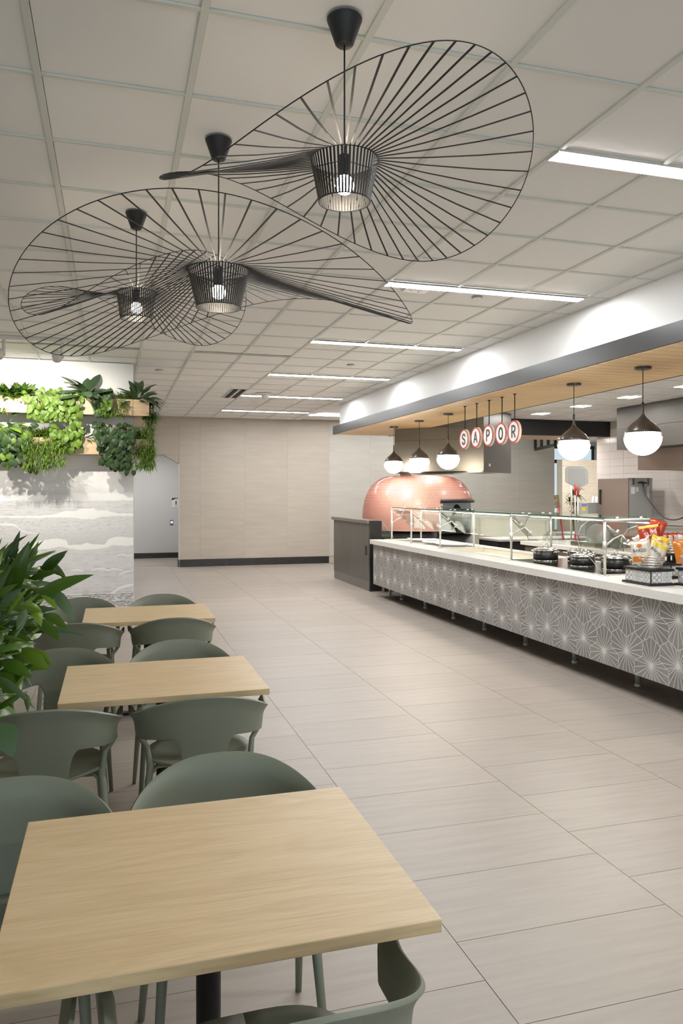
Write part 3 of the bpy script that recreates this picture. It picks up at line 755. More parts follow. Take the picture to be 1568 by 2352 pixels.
# ================================================================== TABLES AND CHAIRS
def table(x0, y0, x1, y1, label, rz):
    cx, cy = (x0+x1)/2, (y0+y1)/2; hx, hy = (x1-x0)/2, (y1-y0)/2
    t = thing('dining_table', label, 'table', (cx, cy, 0), rz, 'oak dining tables')
    o = MB().box((-hx, -hy, .722), (hx, hy, .75)).local('tabletop', oak, t); bevel(o, .002)
    MB().lathe([(0, .72), (.16, .72), (.16, .708), (.03, .70), (.029, .03)], (0, 0, 0), 28).local('column', black, t)
    b = MB()
    for a in range(4):
        c_, s_ = math.cos(a*PI/2), math.sin(a*PI/2)
        b.prism([(c_*d-s_*w_, s_*d+c_*w_, z) for d, w_, z in ((0, -.032, .0), (.31, -.026, .0), (.31, .026, .0), (0, .032, .0))], (0, 0, .022))
    b.tube([(0, 0, .0), (0, 0, .05)], [.05, .034], 20)
    bevel(b.local('base', black, t), .003)
table(-.222, 1.483, .662, 2.244, 'nearest oak dining table at the bottom of the picture', 0)
table(-.228, 3.465, .688, 4.212, 'middle oak dining table of the row of three', 0)
table(-.207, 5.55, .705, 6.294, 'farthest oak dining table, before the mural pier', 0)

def make_chair():
    t = thing('shell_armchair', 'x', 'chair', (0, 0, 0), 0, 'sage green shell armchairs')
    def plan(phi):
        s_, c_ = math.sin(phi), math.cos(phi)
        x = .296*math.copysign(abs(s_)**.74, s_) if c_ > 0 else math.copysign(.296-.01*c_, s_)
        y = -.27*c_ if c_ > 0 else -.30*c_
        return x, y
    PM = math.radians(116)
    def band(u, v):
        s_ = (u-.5)*2; s_ = math.copysign(abs(s_)**1.25, s_); phi = s_*PM; a = abs(s_)*116
        tip = ss((abs(s_)-.93)/.07)
        zt = .792-.124*ss(a/102)**.9 + .022*ss((a-96)/18) - .030*tip*tip
        q_ = max(0, min(1, (a-13)/9.5)); k = max(0, 1-(1-q_)**2.6)**(1/2.6)
        zl = lerp(.448, .616-.046*ss(a/110), k)
        zl = lerp(zl, zt-.018, tip*.9)
        z = lerp(zl, zt, v); x, y = plan(phi)
        r = (z-.44)/.35
        q = .80+.20*max(0, r)**.8
        x *= lerp(q, 1, .35); y *= q if y < 0 else 1
        fl = .020*max(0, (z-zt+.05)/.05)**2                         # flared lip
        L = math.hypot(x, y) or 1
        x += x/L*fl*(1 if True else 0); y += y/L*fl*.9
        return (x, y, z)
    o = MB().grid(band, 200, 12).local('backrest', chairm, t); solid(o, .011, 0); bevel(o, .003, 2)
    # seat: dished shell with a rounded outline, carried up into the back panel
    def outline(a):
        s_, c_ = math.sin(a), math.cos(a)          # a = 0 front
        y = .235*c_ if c_ > 0 else .215*c_
        x = .232*math.copysign(abs(s_)**.62, s_)
        if y < 0: x *= 1-.42*ss((-y-.04)/.175)
        else: x *= 1-.10*ss((y-.10)/.13)
        return x, y
    def seat(u, v):
        x, y = outline(u*2*PI); r = 1-v
        e = .012*r**4
        z = .452+.020*r**3+e - .03*max(0, (y*r-.15)/.09)**2*.6
        if y < 0: z -= .010*(r**3)
        return (x*r, y*r+.0, z)
    mb = MB().grid(seat, 64, 8)
    o = mb.local('seat', chairm, t); solid(o, .011, 0)
    def leg(p, side, front):
        if front: pts = [(side*.205, .155, .452), (side*.215, .175, .30), (side*.236, .215, 0)]
        else: pts = [(side*.214, -.075, .470), (side*.226, -.10, .40), (side*.235, -.14, .28), (side*.252, -.225, 0)]
        R = [.016, .0135, .0105] if front else [.014, .0165, .0145, .0105]
        MB().tube(pts, R, 12).local('leg', chairm, t)
    for s_ in (-1, 1):
        leg(None, s_, True); leg(None, s_, False)
        MB().tube([(s_*.226, -.10, .40), (s_*.221, -.075, .465), (s_*.232, -.045, .53), (s_*.255, -.02, .555), (s_*.271, -.01, .582)], [.012, .014, .012, .012, .013], 12).local('arm_support', chairm, t)
        MB().tube([(s_*.225, -.095, .42), (s_*.19, -.06, .446), (s_*.10, -.03, .440)], [.012, .011, .010], 10).local('seat_bracket', chairm, t)
        st = MB()
        for k in range(2): st.prism([(s_*.213, -.16, .30-.035*k), (s_*.205, -.165, .272-.035*k), (s_*.215, -.165, .268-.035*k)], (0, .012, 0))
        st.local('stacking_lug', chairm, t)
    return t
ch0 = make_chair()
# (x, y, facing, label)
CH = [
 (.285, 1.485, .02, 'green armchair at the bottom edge, tucked under the right end of the nearest table'),
 (-.378, 1.51, 0, 'green armchair at the lower left corner, mostly hidden under the nearest table'),
 (.335, 2.245, PI, 'green armchair with arched back behind the right half of the nearest table'),
 (-.28, 2.20, PI, 'green armchair with arched back behind the left end of the nearest table'),
 (.375, 3.52, -.02, 'green armchair seen from behind before the right half of the middle table'),
 (-.268, 3.50, .02, 'green armchair seen from behind before the left end of the middle table'),
 (.365, 4.275, PI, 'green armchair behind the right half of the middle table'),
 (-.262, 4.20, PI, 'green armchair behind the left end of the middle table, under plant leaves'),
 (.41, 5.65, 0, 'green armchair seen from behind before the right half of the farthest table'),
 (-.235, 5.61, 0, 'green armchair seen from behind before the left half of the farthest table'),
 (.395, 6.385, PI, 'green armchair behind the right half of the farthest table'),
 (-.24, 6.335, PI, 'green armchair behind the left half of the farthest table, before the mural')]
for k, (x, y, rz, lb) in enumerate(CH):
    if k == 0: ch0.location = (x, y, 0); ch0.rotation_euler = (0, 0, rz); ch0['label'] = lb
    else: dup(ch0, (x, y, 0), rz, lb)

# ================================================================== SERVING COUNTER
WX, WZT, WZB = 3.97, .905, .838
CY0, CY1 = 2.6, 11.73
cb = thing('serving_counter', 'long serving counter base faced with grey starburst hexagon tiles', 'counter', (4.5, 7.2, 0))
box1('carcass', (4.036, CY0, .19), (4.92, CY1-.03, WZB), blackbox, cb)
box1('tile_backing', (4.026, CY0, .187), (4.036, CY1-.02, WZB-.002), hexline, cb)
for y in (3.66, 4.595, 5.53, 6.465, 7.38, 8.34, 9.215, 10.16, 11.10, 11.62):
    l = MB(); l.tube([(4.275, y, .19), (4.275, y, .03)], .022, 14); l.tube([(4.275, y, .03), (4.275, y, .004), (4.275, y, 0)], [.026, .026, .02], 14)
    l.build('leg', satin, cb)
for y in (4.595, 6.465, 8.34, 10.16): MB().tube([(4.82, y, .19), (4.82, y, 0)], .022, 12).build('leg', satin, cb)
# hexagon tiles: each has a fan of inlaid lines from one corner
HS = .115; HW = HS*math.sqrt(3)
def clip(poly, lo, hi):
    for sgn, lim in ((1, lo), (-1, -hi)):
        out = []
        for i in range(len(poly)):
            a, b = poly[i], poly[(i+1) % len(poly)]; da, db = sgn*a[1]-lim, sgn*b[1]-lim
            if da >= 0: out.append(a)
            if (da >= 0) != (db >= 0):
                k = da/(da-db); out.append((a[0]+(b[0]-a[0])*k, a[1]+(b[1]-a[1])*k))
        poly = out
        if not poly: return []
    return poly
def hexpts(r): return [(r*math.sin(k*PI/3), r*math.cos(k*PI/3)) for k in range(6)]   # k=0 top corner, clockwise
_hx = {}
clip_ = clip
def clipx(P, xl, xh): return [(a, b) for b, a in clip_([(b, a) for a, b in P], xl, xh)]
def hex_mesh(vk, zc, xl=-1, xh=1):
    lo, hi = .190-zc, WZB-.004-zc
    key = (vk, round(max(lo, -.13), 4), round(min(hi, .13), 4), round(max(xl, -.1), 4), round(min(xh, .1), 4))
    _c0 = globals()['clip_']
    clip = lambda P, l, h: clipx(_c0(P, l, h), xl, xh)
    if key in _hx: return _hx[key]
    mb = MB(); P = clip(hexpts(HS-.0008), lo, hi)
    if len(P) < 3: _hx[key] = None; return None
    # local axes: p[0] along -Y (to the right seen from the dining side), p[1] up
    mb.prism([(0, -a, b) for a, b in P][::-1], (-.006, 0, 0), 0)
    c = hexpts(HS); v = Vector(c[vk])
    for j in range(7):
        ang = (j-3)*16.4*PI/180
        d0 = (-v).normalized(); d = Vector((d0.x*math.cos(ang)-d0.y*math.sin(ang), d0.x*math.sin(ang)+d0.y*math.cos(ang)))
        L = 1e9; H = hexpts(HS-.001)
        for i in range(6):
            a, b = Vector(H[i]), Vector(H[(i+1) % 6]); e = b-a; den = d.x*e.y-d.y*e.x
            if abs(den) < 1e-9: continue
            tt = ((a.x-v.x)*e.y-(a.y-v.y)*e.x)/den
            if tt > .02: L = min(L, tt)
        n = Vector((-d.y, d.x))*.0024; p0 = v+d*.003; p1 = v+d*(L-.0005)
        Q = clip([tuple(p0-n), tuple(p1-n), tuple(p1+n), tuple(p0+n)], lo, hi)
        if len(Q) >= 3: mb.add([(-.0064, -a, b) for a, b in Q], [list(range(len(Q)))], 1)
    a_, b_ = hexpts(HS-.0008), hexpts(HS-.0034)
    for i in range(6):
        Q = clip([a_[i], a_[(i+1) % 6], b_[(i+1) % 6], b_[i]], lo, hi)
        if len(Q) >= 3: mb.add([(-.0063, -p, q) for p, q in Q], [list(range(len(Q)))], 1)
    _hx[key] = mb.mesh('hex_tile', [hexm, hexline]); return _hx[key]
YA, YB = 8.627, 8.3285
for r in range(-1, 4):
    zc = .7615-.1725*r
    n0 = 0
    for k in range(-20, 50):
        if r % 2 == 0: y = YA-HW*k          # under row offset: hexes above the low stars
        else: y = YB-HW*(k-0)               # hexes below the high stars
        if y+HW/2 < CY0+.02 or y-HW/2 > CY1-.04: continue
        xl = y-(CY1-.022); xh = y-CY0
        k3 = k % 3
        if r % 2 == 0: vk = (3, 2, 4)[k3]
        else: vk = (0, 1, 5)[k3]
        me = hex_mesh(vk, zc, xl, xh)
        if me: put('hex_tile', me, cb, None, Vector((4.026, y, zc))-Vector(cb.location))
# worktop with openings
wt = thing('worktop', 'pale quartz worktop running along the serving counter', 'worktop', (4.5, 7.2, WZB))
mb = MB()
cuts = [(9.62, 11.42, 4.36, 4.82), (7.66, 9.56, 4.32, 4.80)]
def slab(a, b): mb.box((a[0], a[1], WZB), (b[0], b[1], WZT))
slab((WX, CY0), (4.32, CY1)); slab((4.86, CY0), (5.10, CY1))
slab((4.32, 11.42), (4.86, CY1)); slab((4.32, 9.50), (4.86, 9.64)); slab((4.32, CY0), (4.86, 7.72))
mb.build('slab', quartz, wt)
MB().box((WX-.0005, CY0, WZB-.001), (WX+.004, CY1, WZT-.002)).build('edge_strip', quartz, wt)
def well(y0, y1, x0, x1, depth, mat, label, cold=False):
    t = thing('food_well', label, 'food well', ((x0+x1)/2, (y0+y1)/2, WZT-depth))
    mb = MB(); i = .004
    mb.box((x0+i, y0+i, WZT-depth), (x1-i, y1-i, WZT-depth+.004))
    for a, b in (((x0+i, y0+i), (x0+i+.004, y1-i)), ((x1-i-.004, y0+i), (x1-i, y1-i)), ((x0+i, y0+i), (x1-i, y0+i+.004)), ((x0+i, y1-i-.004), (x1-i, y1-i))):
        mb.box((*a, WZT-depth), (*b, WZT+.001))
    mb.build('basin', mat, t)
    f = MB()
    for a, b in (((x0-.012, y0-.012), (x0+.012, y1+.012)), ((x1-.012, y0-.012), (x1+.012, y1+.012)), ((x0-.012, y0-.012), (x1+.012, y0+.012)), ((x0-.012, y1-.012), (x1+.012, y1+.012))): f.box((*a, WZT+.0005), (*b, WZT+.004))
    f.build('rim', steel, t)
well(7.72, 9.50, 4.32, 4.86, .062, creamwell, 'shallow cream food well sunk in the middle of the worktop')
well(9.64, 11.42, 4.32, 4.86, .060, steel, 'stainless food well at the far end, under the white platters')
hb = thing('induction_hob', 'black glass hob set flush in the worktop under the pots', 'hob', (4.62, 6.72, WZT))
box1('glass_plate', (4.235, 5.98, WZT+.0008), (4.98, 7.64, WZT+.006), blackg, hb)
f = MB()
for a, b in (((4.222, 5.967), (4.235, 7.653)), ((4.98, 5.967), (4.993, 7.653)), ((4.222, 5.967), (4.993, 5.98)), ((4.222, 7.64), (4.993, 7.653))): f.box((*a, WZT+.0008), (*b, WZT+.007))
f.build('frame', satin, hb)
# ---- white platters
pl0 = None
for x, y, rz, lb in ((4.62, 11.05, .5, 'white oval platter farthest along the food well'), (4.56, 10.42, .3, 'white oval platter in the middle of the food well'), (4.60, 9.95, .7, 'white oval platter nearest the cream food well')):
    if pl0 is None:
        pl0 = thing('platter', lb, 'platter', (0, 0, 0), 0, 'white platters on the counter')
        mb = MB().lathe([(0, .004), (.12, .004), (.15, .010), (.185, .028), (.19, .030), (.187, .034), (.15, .018), (.12, .012), (0, .011)], (0, 0, 0), 36)
        mb.v = [(a*1.0, b*1.3, c) for a, b, c in mb.v]; mb.local('dish', white_gl, pl0)
        for s_ in (1,): bevel(MB().prism([(-.03, .235*s_, .026), (.03, .235*s_, .026), (.022, .315*s_, .036), (-.022, .315*s_, .036)], (0, 0, .008)).local('handle', white_gl, pl0), .003)
        pl0.location = (x, y, WZT-.002); pl0.rotation_euler = (0, 0, rz)
    else: dup(pl0, (x, y, WZT-.002), rz, lb)
rk = thing('wire_shelf', 'thin steel grid shelf carrying the white platters over the well', 'shelf', (4.6, 10.5, WZT-.01))
mb = MB()
for k in range(20):
    mb.tube([(4.30+.03*k, 9.66, WZT-.006), (4.30+.03*k, 11.40, WZT-.006)] if 4.33 < 4.30+.03*k < 4.85 else [(4.335, 9.66, WZT-.006), (4.335, 11.40, WZT-.006)], .002, 6)
for k in range(10): mb.tube([(4.33, 9.75+.17*k, WZT-.006), (4.85, 9.75+.17*k, WZT-.006)], .002, 6)
mb.build('grid', steel, rk)

# ---- sneeze guard
sg = thing('sneeze_guard', 'glass sneeze guard on satin posts along the serving counter', 'sneeze guard', (4.5, 8.5, WZT))
ZG = 1.40
def post(x, y, z0, z1, r=.0125):
    m = MB(); m.tube([(x, y, z0+.006), (x, y, z1)], r, 14)
    p_ = m.build('post', satin, sg)
    MB().tube([(x, y, z0), (x, y, z0+.006)], .042, 20).build('flange', satin, p_)
    return p_
FY = [11.43, 10.60, 9.55, 7.62, 5.93]
for k, y in enumerate(FY):
    po = post(4.235, y, WZT, ZG)
    m = MB(); m.tube([(4.235, y, 1.10), (4.235, y, 1.16), (4.235, y, 1.17), (4.235, y, 1.215)], [.014, .020, .020, .017], 14); m.build('collar', satin, po)
    arm = MB(); arm.tube([(4.235, y, 1.17), (4.31, y-.02, 1.235), (4.385, y-.035, 1.27)], [.010, .007, .008], 10)
    arm.tube([(4.385, y-.035, 1.27), (4.45, y-.05, 1.205)], [.007, .008], 10)
    arm.tube([(4.25, y-.01, 1.36), (4.33, y-.03, 1.29)], [.006, .006], 8)
    for q in ((4.44, 1.21), (4.33, 1.30)): arm.tube([(q[0]-.012, y-.05, q[1]-.012), (q[0]+.014, y-.05, q[1]+.014)], .014, 12)
    arm.build('glass_clamp', satin, sg)
    if k != 1:
        post(4.735, y, WZT if k not in (3,) else WZT, ZG)
        MB().tube([(4.22, y, ZG), (4.75, y, ZG)], .015, 12).build('crossbar', satin, sg)
# front panes lean in towards the kitchen, cut corners at the bottom; shelf panes on top
def pane(y0, y1):
    n = Vector((.72, 0, .69))*.004
    c = .07
    P = [(4.245, y1, 1.385), (4.245, y0, 1.385), (4.475, y0, 1.160), (4.525, y0+c, 1.112), (4.525, y1-c, 1.112), (4.475, y1, 1.160)]
    MB().prism(P, n*2).build('glass_pane', glass, sg)
    e = MB(); e.tube([P[1], P[2], P[3]], .0035, 6); e.build('glass_edge', glassedge, sg)
    e = MB(); e.tube([P[3], P[4]], .0022, 6); e.build('glass_edge', satin, sg)
for a, b in zip(FY[:-1], FY[1:]):
    if a == 11.43: pane(10.66, 11.38)
    else: pane(b+.06, a-.06)
    lo, hi = b+.012, a-.012
    MB().box((4.24, lo, ZG+.017), (4.86, hi, ZG+.027)).build('glass_shelf', glass, sg)
    e = MB(); e.box((4.858, lo, ZG+.0165), (4.862, hi, ZG+.0275)); e.box((4.238, lo, ZG+.0165), (4.242, hi, ZG+.0275)); e.build('glass_edge', glassedge, sg)
    MB().tube([(4.735, lo, ZG-.005), (4.735, hi, ZG-.005)], .022, 12).build('light_bar', satin, sg)
    MB().box((4.722, lo+.02, ZG-.030), (4.748, hi-.02, ZG-.027)).build('led_strip', strip_em, sg)
    for x in (4.42, 4.68):
        for y in (lo+.06, hi-.06):
            MB().tube([(x, y, ZG), (x, y, ZG+.032)], .014, 12).build('standoff', satin, sg)
# rounded end shield beside the nearest post
Q = [(4.225, 5.93, .93), (3.975, 5.93, 1.17), (3.955, 5.93, 1.235), (3.965, 5.93, 1.305), (4.0, 5.93, 1.36), (4.06, 5.93, 1.40), (4.12, 5.93, 1.415), (4.225, 5.93, 1.415)]
MB().prism(Q, (0, .008, 0)).build('end_shield', glass, sg)
MB().tube(Q[:7], .0022, 6).build('shield_edge', satin, sg)
MB().prism([(4.26, 5.93, 1.385), (4.72, 5.93, 1.385), (4.72, 5.93, 1.13), (4.26, 5.93, 1.13)], (0, .008, 0)).build('end_pane', glass, sg)

# ---- pots on the hob
def make_pot():
    t = thing('cooking_pot', 'x', 'pot', (0, 0, 0), 0, 'black lidded pots on the hob')
    MB().lathe([(0, .003), (.128, .003), (.134, .008), (.134, .106), (.130, .106), (.128, .012), (0, .010)], (0, 0, 0), 40).local('body', potblack, t)
    MB().lathe([(.135, .0), (.137, .004), (.135, .010), (.133, .010)], (0, 0, 0), 40).local('base_ring', stainl_pot, t)
    MB().lathe([(.134, .104), (.141, .112), (.141, .120), (.134, .124), (.134, .104)], (0, 0, 0), 40).local('rim_band', stainl_pot, t)
    MB().lathe([(.136, .124), (.128, .130), (.09, .142), (.04, .149), (0, .150)], (0, 0, 0), 40).local('lid', stainl_pot, t)
    lid_ = C.objects[-1]
    MB().tube([(-.04, 0, .147), (-.036, 0, .170), (-.02, 0, .184), (0, 0, .188), (.02, 0, .184), (.036, 0, .170), (.04, 0, .147)], .0055, 8).local('lid_handle', stainl_pot, lid_)
    for s_ in (-1, 1):
        MB().tube([(-.045, s_*.132, .095), (-.042, s_*.165, .102), (-.02, s_*.182, .104), (.02, s_*.182, .104), (.042, s_*.165, .102), (.045, s_*.132, .095)], .006, 8).local('side_handle', stainl_pot, t)
        MB().box((-.012, s_*.132, .078), (.012, s_*.142, .104)).local('handle_lug', stainl_pot, t)
    return t
pot0 = make_pot()
PT = [(4.545, 7.42, .92, .3, 'black lidded pot at the left end of the hob'), (4.85, 7.24, .92, 1.2, 'black lidded pot at the back of the hob behind the left one'), (4.735, 6.98, .82, 2.2, 'lower black lidded pan in the middle of the hob'),
      (4.56, 6.76, .86, .8, 'black lidded pot at the front of the hob left of the glass post'), (4.66, 6.35, 1.0, .5, 'black lidded pot behind the glass right of the post'), (4.86, 6.70, .74, 1.9, 'small black lidded pan at the back of the hob behind the post')]
for k, (x, y, s_, rz, lb) in enumerate(PT):
    if k == 0: pot0.location = (x, y, WZT+.006); pot0.rotation_euler = (0, 0, rz); pot0['label'] = lb
    else: dup(pot0, (x, y, WZT+.006), rz, lb, scale=s_)
# ================================================================== END COUNTER, OVEN, HOOD
ec = thing('end_counter', 'dark grey laminate end counter at the far end of the serving line', 'counter', (4.22, 13.3, 0))
box1('side_panel', (4.13, 12.26, .155), (4.31, 14.40, 1.14), darklam, ec)
box1('toe_kick', (4.135, 12.26, 0), (4.31, 14.39, .155), darktop, ec)
bevel(box1('counter_top', (4.095, 12.24, 1.14), (4.325, 14.46, 1.195), darktop, ec), .002)
box1('end_panel', (4.13, 12.20, 0), (4.34, 12.26, 1.19), darkpanel, ec)
box1('socket_plate', (4.124, 12.36, .60), (4.13, 12.44, .76), black, ec)
MB().prism([(4.34, 12.225, 1.19), (4.345, 12.225, 1.185), (4.56, 12.225, .90), (4.34, 12.225, .90)], (0, .008, 0)).build('splash_glass', glass, ec)
MB().tube([(4.30, 12.22, 1.196), (4.345, 12.22, 1.185), (4.565, 12.22, .90)], .004, 6).build('splash_edge', satin, ec)
rl = thing('receipt_shelf', 'low steel ledge between the end counter and the oven base', 'shelf', (4.6, 12.0, .85))
box1('ledge', (4.36, 11.80, .86), (5.0, 12.15, .885), steel_d, rl); box1('skirt', (4.36, 12.10, 0), (5.0, 12.13, .86), blackbox, rl)

OX, OY, OR = 5.38, 13.12, 1.03
ov = thing('pizza_oven', 'domed pizza oven covered in small terracotta mosaic tiles', 'oven', (OX, OY, 0))
def oprof(t):           # profile by arc parameter 0..1 : vertical skirt then rounded crown
    pts = oprof.p; L = oprof.L; d = t*L[-1]
    i = max(1, np.searchsorted(L, d)); f = (d-L[i-1])/(L[i]-L[i-1]); a, b = pts[i-1], pts[i]
    return a[0]+(b[0]-a[0])*f, a[1]+(b[1]-a[1])*f
pp = [(1.0, 1.0), (1.0, 1.25), (.995, 1.34)]
for k in range(0, 21):
    a = PI/2*k/20; e = .78
    pp.append((1.0-.80+.80*math.copysign(abs(math.cos(a))**e, 1)-.006*(k > 0), 1.36+.625*abs(math.sin(a))**.86))
pp = [(1.0, 1.0), (1.0, 1.20)]
for k in range(1, 25):
    a = PI/2*k/24; pp.append((.30+.70*math.cos(a)**.66, 1.20+.775*math.sin(a)**.95))
pp.append((.0, 1.985))
oprof.p = [(r*OR, z) for r, z in pp]
oprof.L = np.concatenate([[0], np.cumsum([math.hypot(oprof.p[i+1][0]-oprof.p[i][0], oprof.p[i+1][1]-oprof.p[i][1]) for i in range(len(oprof.p)-1)])])
MA = math.radians(-48)          # the mouth faces the kitchen aisle
CH_D = .76                      # chord distance of the mouth plane from the centre
def in_mouth(x, y, z): return ((x-OX)*math.cos(MA)+(y-OY)*math.sin(MA)) > CH_D and z < 1.545
# dome shell, open over the mouth
mb = MB(); NA, NP = 160, 60
vs = []; fs = []
for j in range(NP+1):
    r, z = oprof(j/NP)
    r -= .004
    for i in range(NA): a = 2*PI*i/NA; vs.append((OX+r*math.cos(a), OY+r*math.sin(a), z))
for j in range(NP):
    for i in range(NA):
        q = (j*NA+i, j*NA+(i+1) % NA, (j+1)*NA+(i+1) % NA, (j+1)*NA+i)
        c = [sum(vs[k][n] for k in q)/4 for n in range(3)]
        if not in_mouth(*c): fs.append(q)
mb.add(vs, fs, 0, True); mb.build('dome', terr_g, ov)
tm = MB(); rows = int(oprof.L[-1]/.0215)
for j in range(1, rows):
    t = j/rows; r, z = oprof(t); r2, z2 = oprof(min(1, t+.01)); r0_, z0_ = oprof(max(0, t-.01))
    if r < .12: continue
    n = max(8, int(2*PI*r/.0250))
    tz = Vector((r2-r0_, z2-z0_)).normalized()
    for i in range(n):
        a = 2*PI*(i+.5*(j % 2))/n
        # skip the back, never seen from the dining side
        if math.cos(a-math.radians(75)) > .35: continue
        ca, sa = math.cos(a), math.sin(a)
        x, y = OX+r*ca, OY+r*sa
        if in_mouth(x, y, z-.01): continue
        e1 = Vector((-sa, ca, 0)); e2 = Vector((tz.x*ca, tz.x*sa, tz.y)); nn = e1.cross(e2)
        p = Vector((x, y, z)); R_ = .0083
        lo = [p+(e1*math.cos(k*PI/3)+e2*math.sin(k*PI/3))*R_-nn*.004 for k in range(6)]
        hi = [p+(e1*math.cos(k*PI/3)+e2*math.sin(k*PI/3))*R_*.86+nn*.0012 for k in range(6)]
        tm.add(lo+hi, [(6, 7, 8, 9, 10, 11)]+[(k, (k+1) % 6, 6+(k+1) % 6, 6+k) for k in range(6)])
tm.build('mosaic_tiles', terr_t, ov, 'stuff')
# mouth: recessed face with arch, dark lintel following the dome
fx, fy = math.cos(MA), math.sin(MA); sx_, sy_ = -fy, fx
def mp(d, s_, z): return (OX+fx*d+sx_*s_, OY+fy*d+sy_*s_, z)
hw_ = math.sqrt((OR*.98)**2-CH_D**2)
AR = [(.26*math.cos(PI*k/14), 1.215+.24*math.sin(PI*k/14)) for k in range(15)]
face = [(-hw_, .98), (-hw_, 1.55), (hw_, 1.55), (hw_, .98), (.26, .98)]+[(a, z) for a, z in AR]+[(-.26, .98)]
MB().prism([mp(CH_D-.02, a, z) for a, z in face], Vector((fx, fy, 0))*.02).build('mouth_face', bluegrey, ov)
MB().prism([mp(CH_D-.30, a, z) for a, z in [(.26, .98)]+AR+[(-.26, .98)]], Vector((fx, fy, 0))*.02).build('mouth_back', black, ov)
lint = MB(); A0 = math.acos(CH_D/OR)
lint.lathe([(OR-.04, 1.485), (OR-.012, 1.485), (OR-.010, 1.548), (OR-.04, 1.548)], (OX, OY, 0), 40, 0, MA-A0, MA+A0)
lint.build('lintel', blackbox, ov)
mb = MB(); P = [(OX+(OR-.02)*math.cos(MA-A0+2*A0*k/30), OY+(OR-.02)*math.sin(MA-A0+2*A0*k/30), 1.545) for k in range(31)]
mb.prism(P, (0, 0, .004)); mb.build('mouth_soffit', blackbox, ov)
P2 = [(OX+(OR+.02)*math.cos(MA-A0+2*A0*k/30), OY+(OR+.02)*math.sin(MA-A0+2*A0*k/30), .96) for k in range(31)]
mb = MB(); mb.prism(P2, (0, 0, .05)); mb.build('mantel_shelf', blackg, ov)
MB().lathe([(OR-.06, 0), (OR-.06, .99), (0, .99)], (OX, OY, 0), 60).build('base', blackbox, ov)
MB().tube([(5.05, 12.92, 1.95), (5.05, 12.92, 2.12)], .10, 20).build('flue', copper_st, ov)

hd = thing('extractor_hood', 'stainless extractor hood set at an angle above the domed oven', 'extractor hood', (5.82, 11.4, 2.0))
ha = Vector((-.68, .733, 0)).normalized(); hbv = Vector((.78, .62, 0)).normalized(); hc = Vector((5.82, 11.38, 0))
HLn, HDp = 1.63, 1.15
def hp(a, b, z): q = hc+ha*a+hbv*b; return (q.x, q.y, z)
def hwall(a0, b0, a1, b1, z0, z1, th=.02):
    p0, p1 = Vector(hp(a0, b0, z0)), Vector(hp(a1, b1, z0))
    d = (p1-p0).normalized(); n = Vector((-d.y, d.x, 0))*th
    return MB().prism([p0, p1, p1+n, p0+n], (0, 0, z1-z0))
ZT = 2.774
hwall(HLn, 0, 0, 0, 2.0, 2.56, .015).build('front_panel', steel_d, hd)
hwall(HLn, 0, 0, 0, 2.563, ZT, .015).build('upper_panel', steel_d, hd)
hwall(0, 0, 0, HDp, 2.0, ZT, .015).build('side_panel', hood_dk, hd)  # shade painted in: darker steel on the side facing the downlights
hwall(.86, 0, 0, 0, ZT+.002, KZ, .015).build('upper_panel', steel_d, hd)
hwall(HLn, HDp, HLn, 0, 2.0, ZT, .015).build('side_panel', steel_d, hd)
hwall(0, HDp, HLn, HDp, 2.0, ZT, .015).build('back_panel', steel_d, hd)
hwall(0, -.004, 0, HDp, ZT, KZ, .015).build('upper_side_panel', hood_dk, hd)  # same painted shade carried up to the kitchen ceiling
for f_ in (.0, ):
    MB().prism([hp(0.02, .02, 2.16), hp(HLn-.02, .02, 2.16), hp(HLn-.02, HDp-.02, 2.3), hp(.02, HDp-.02, 2.3)], (0, 0, .01)).build('filter_panel', steel, hd)
e = Vector(hp(HLn*.5, -.006, 2.02))
hwall(HLn, -.01, 0, -.01, 1.995, 2.022, .008).build('drip_edge', blackg, hd)
MB().tube([hp(.30, .35, 2.15), hp(.30, .35, 2.165)], .06, 20).build('hood_lamp', kit_em, hd)
MB().tube([hp(1.1, .35, 2.15), hp(1.1, .35, 2.165)], .06, 20).build('hood_lamp', kit_em, hd)
bz = Vector(hp(0, .22, 2.12)); nb = Vector((hbv.y, -hbv.x, 0))
MB().tube([bz, bz+nb*.012], .026, 18).build('badge', satin, hd)

h2 = thing('extractor_hood', 'large stainless extractor hood on the tiled kitchen wall at the right', 'extractor hood', (8.6, 9.2, 2.0))
box1('canopy', (7.95, 7.6, 2.368), (9.28, 10.81, 2.70), hood_dk, h2)
box1('upper_canopy', (7.95, 7.6, 2.703), (9.28, 10.81, KZ-.002), hood_dk, h2)
box1('lower_box', (8.36, 7.6, 2.035), (8.9, 10.81, 2.366), copper_st, h2)
box1('lower_box_side', (8.9, 7.6, 2.035), (9.28, 10.80, 2.366), hood_dk, h2)

# ================================================================== KITCHEN
ic = thing('island_counter', 'brown fronted kitchen counter with pale top behind the serving line', 'counter', (6.6, 8, 0))
box1('front_panel', (6.20, 4.5, .09), (7.0, 10.72, .845), copper_st, ic)
box1('toe_kick', (6.25, 4.5, 0), (6.95, 10.7, .09), black, ic)
bevel(box1('worktop', (6.15, 4.5, .845), (7.05, 10.78, .90), quartz, ic), .002)
uf = thing('undercounter_fridge', 'dark undercounter fridge with black vent grille beyond the island', 'fridge', (7.0, 11.6, 0))
box1('body', (6.05, 11.3, .06), (7.95, 12.0, .86), darkpanel, uf)
for k in range(3):
    dr = bevel(box1('door', (6.07+.63*k, 11.275, .10), (6.67+.63*k, 11.30, .84), darkpanel, uf), .003)
    box1('vent', (6.2+.63*k, 11.268, .70), (6.56+.63*k, 11.276, .79), black, dr)
    box1('handle', (6.09+.63*k, 11.25, .40), (6.11+.63*k, 11.276, .62), satin, dr)
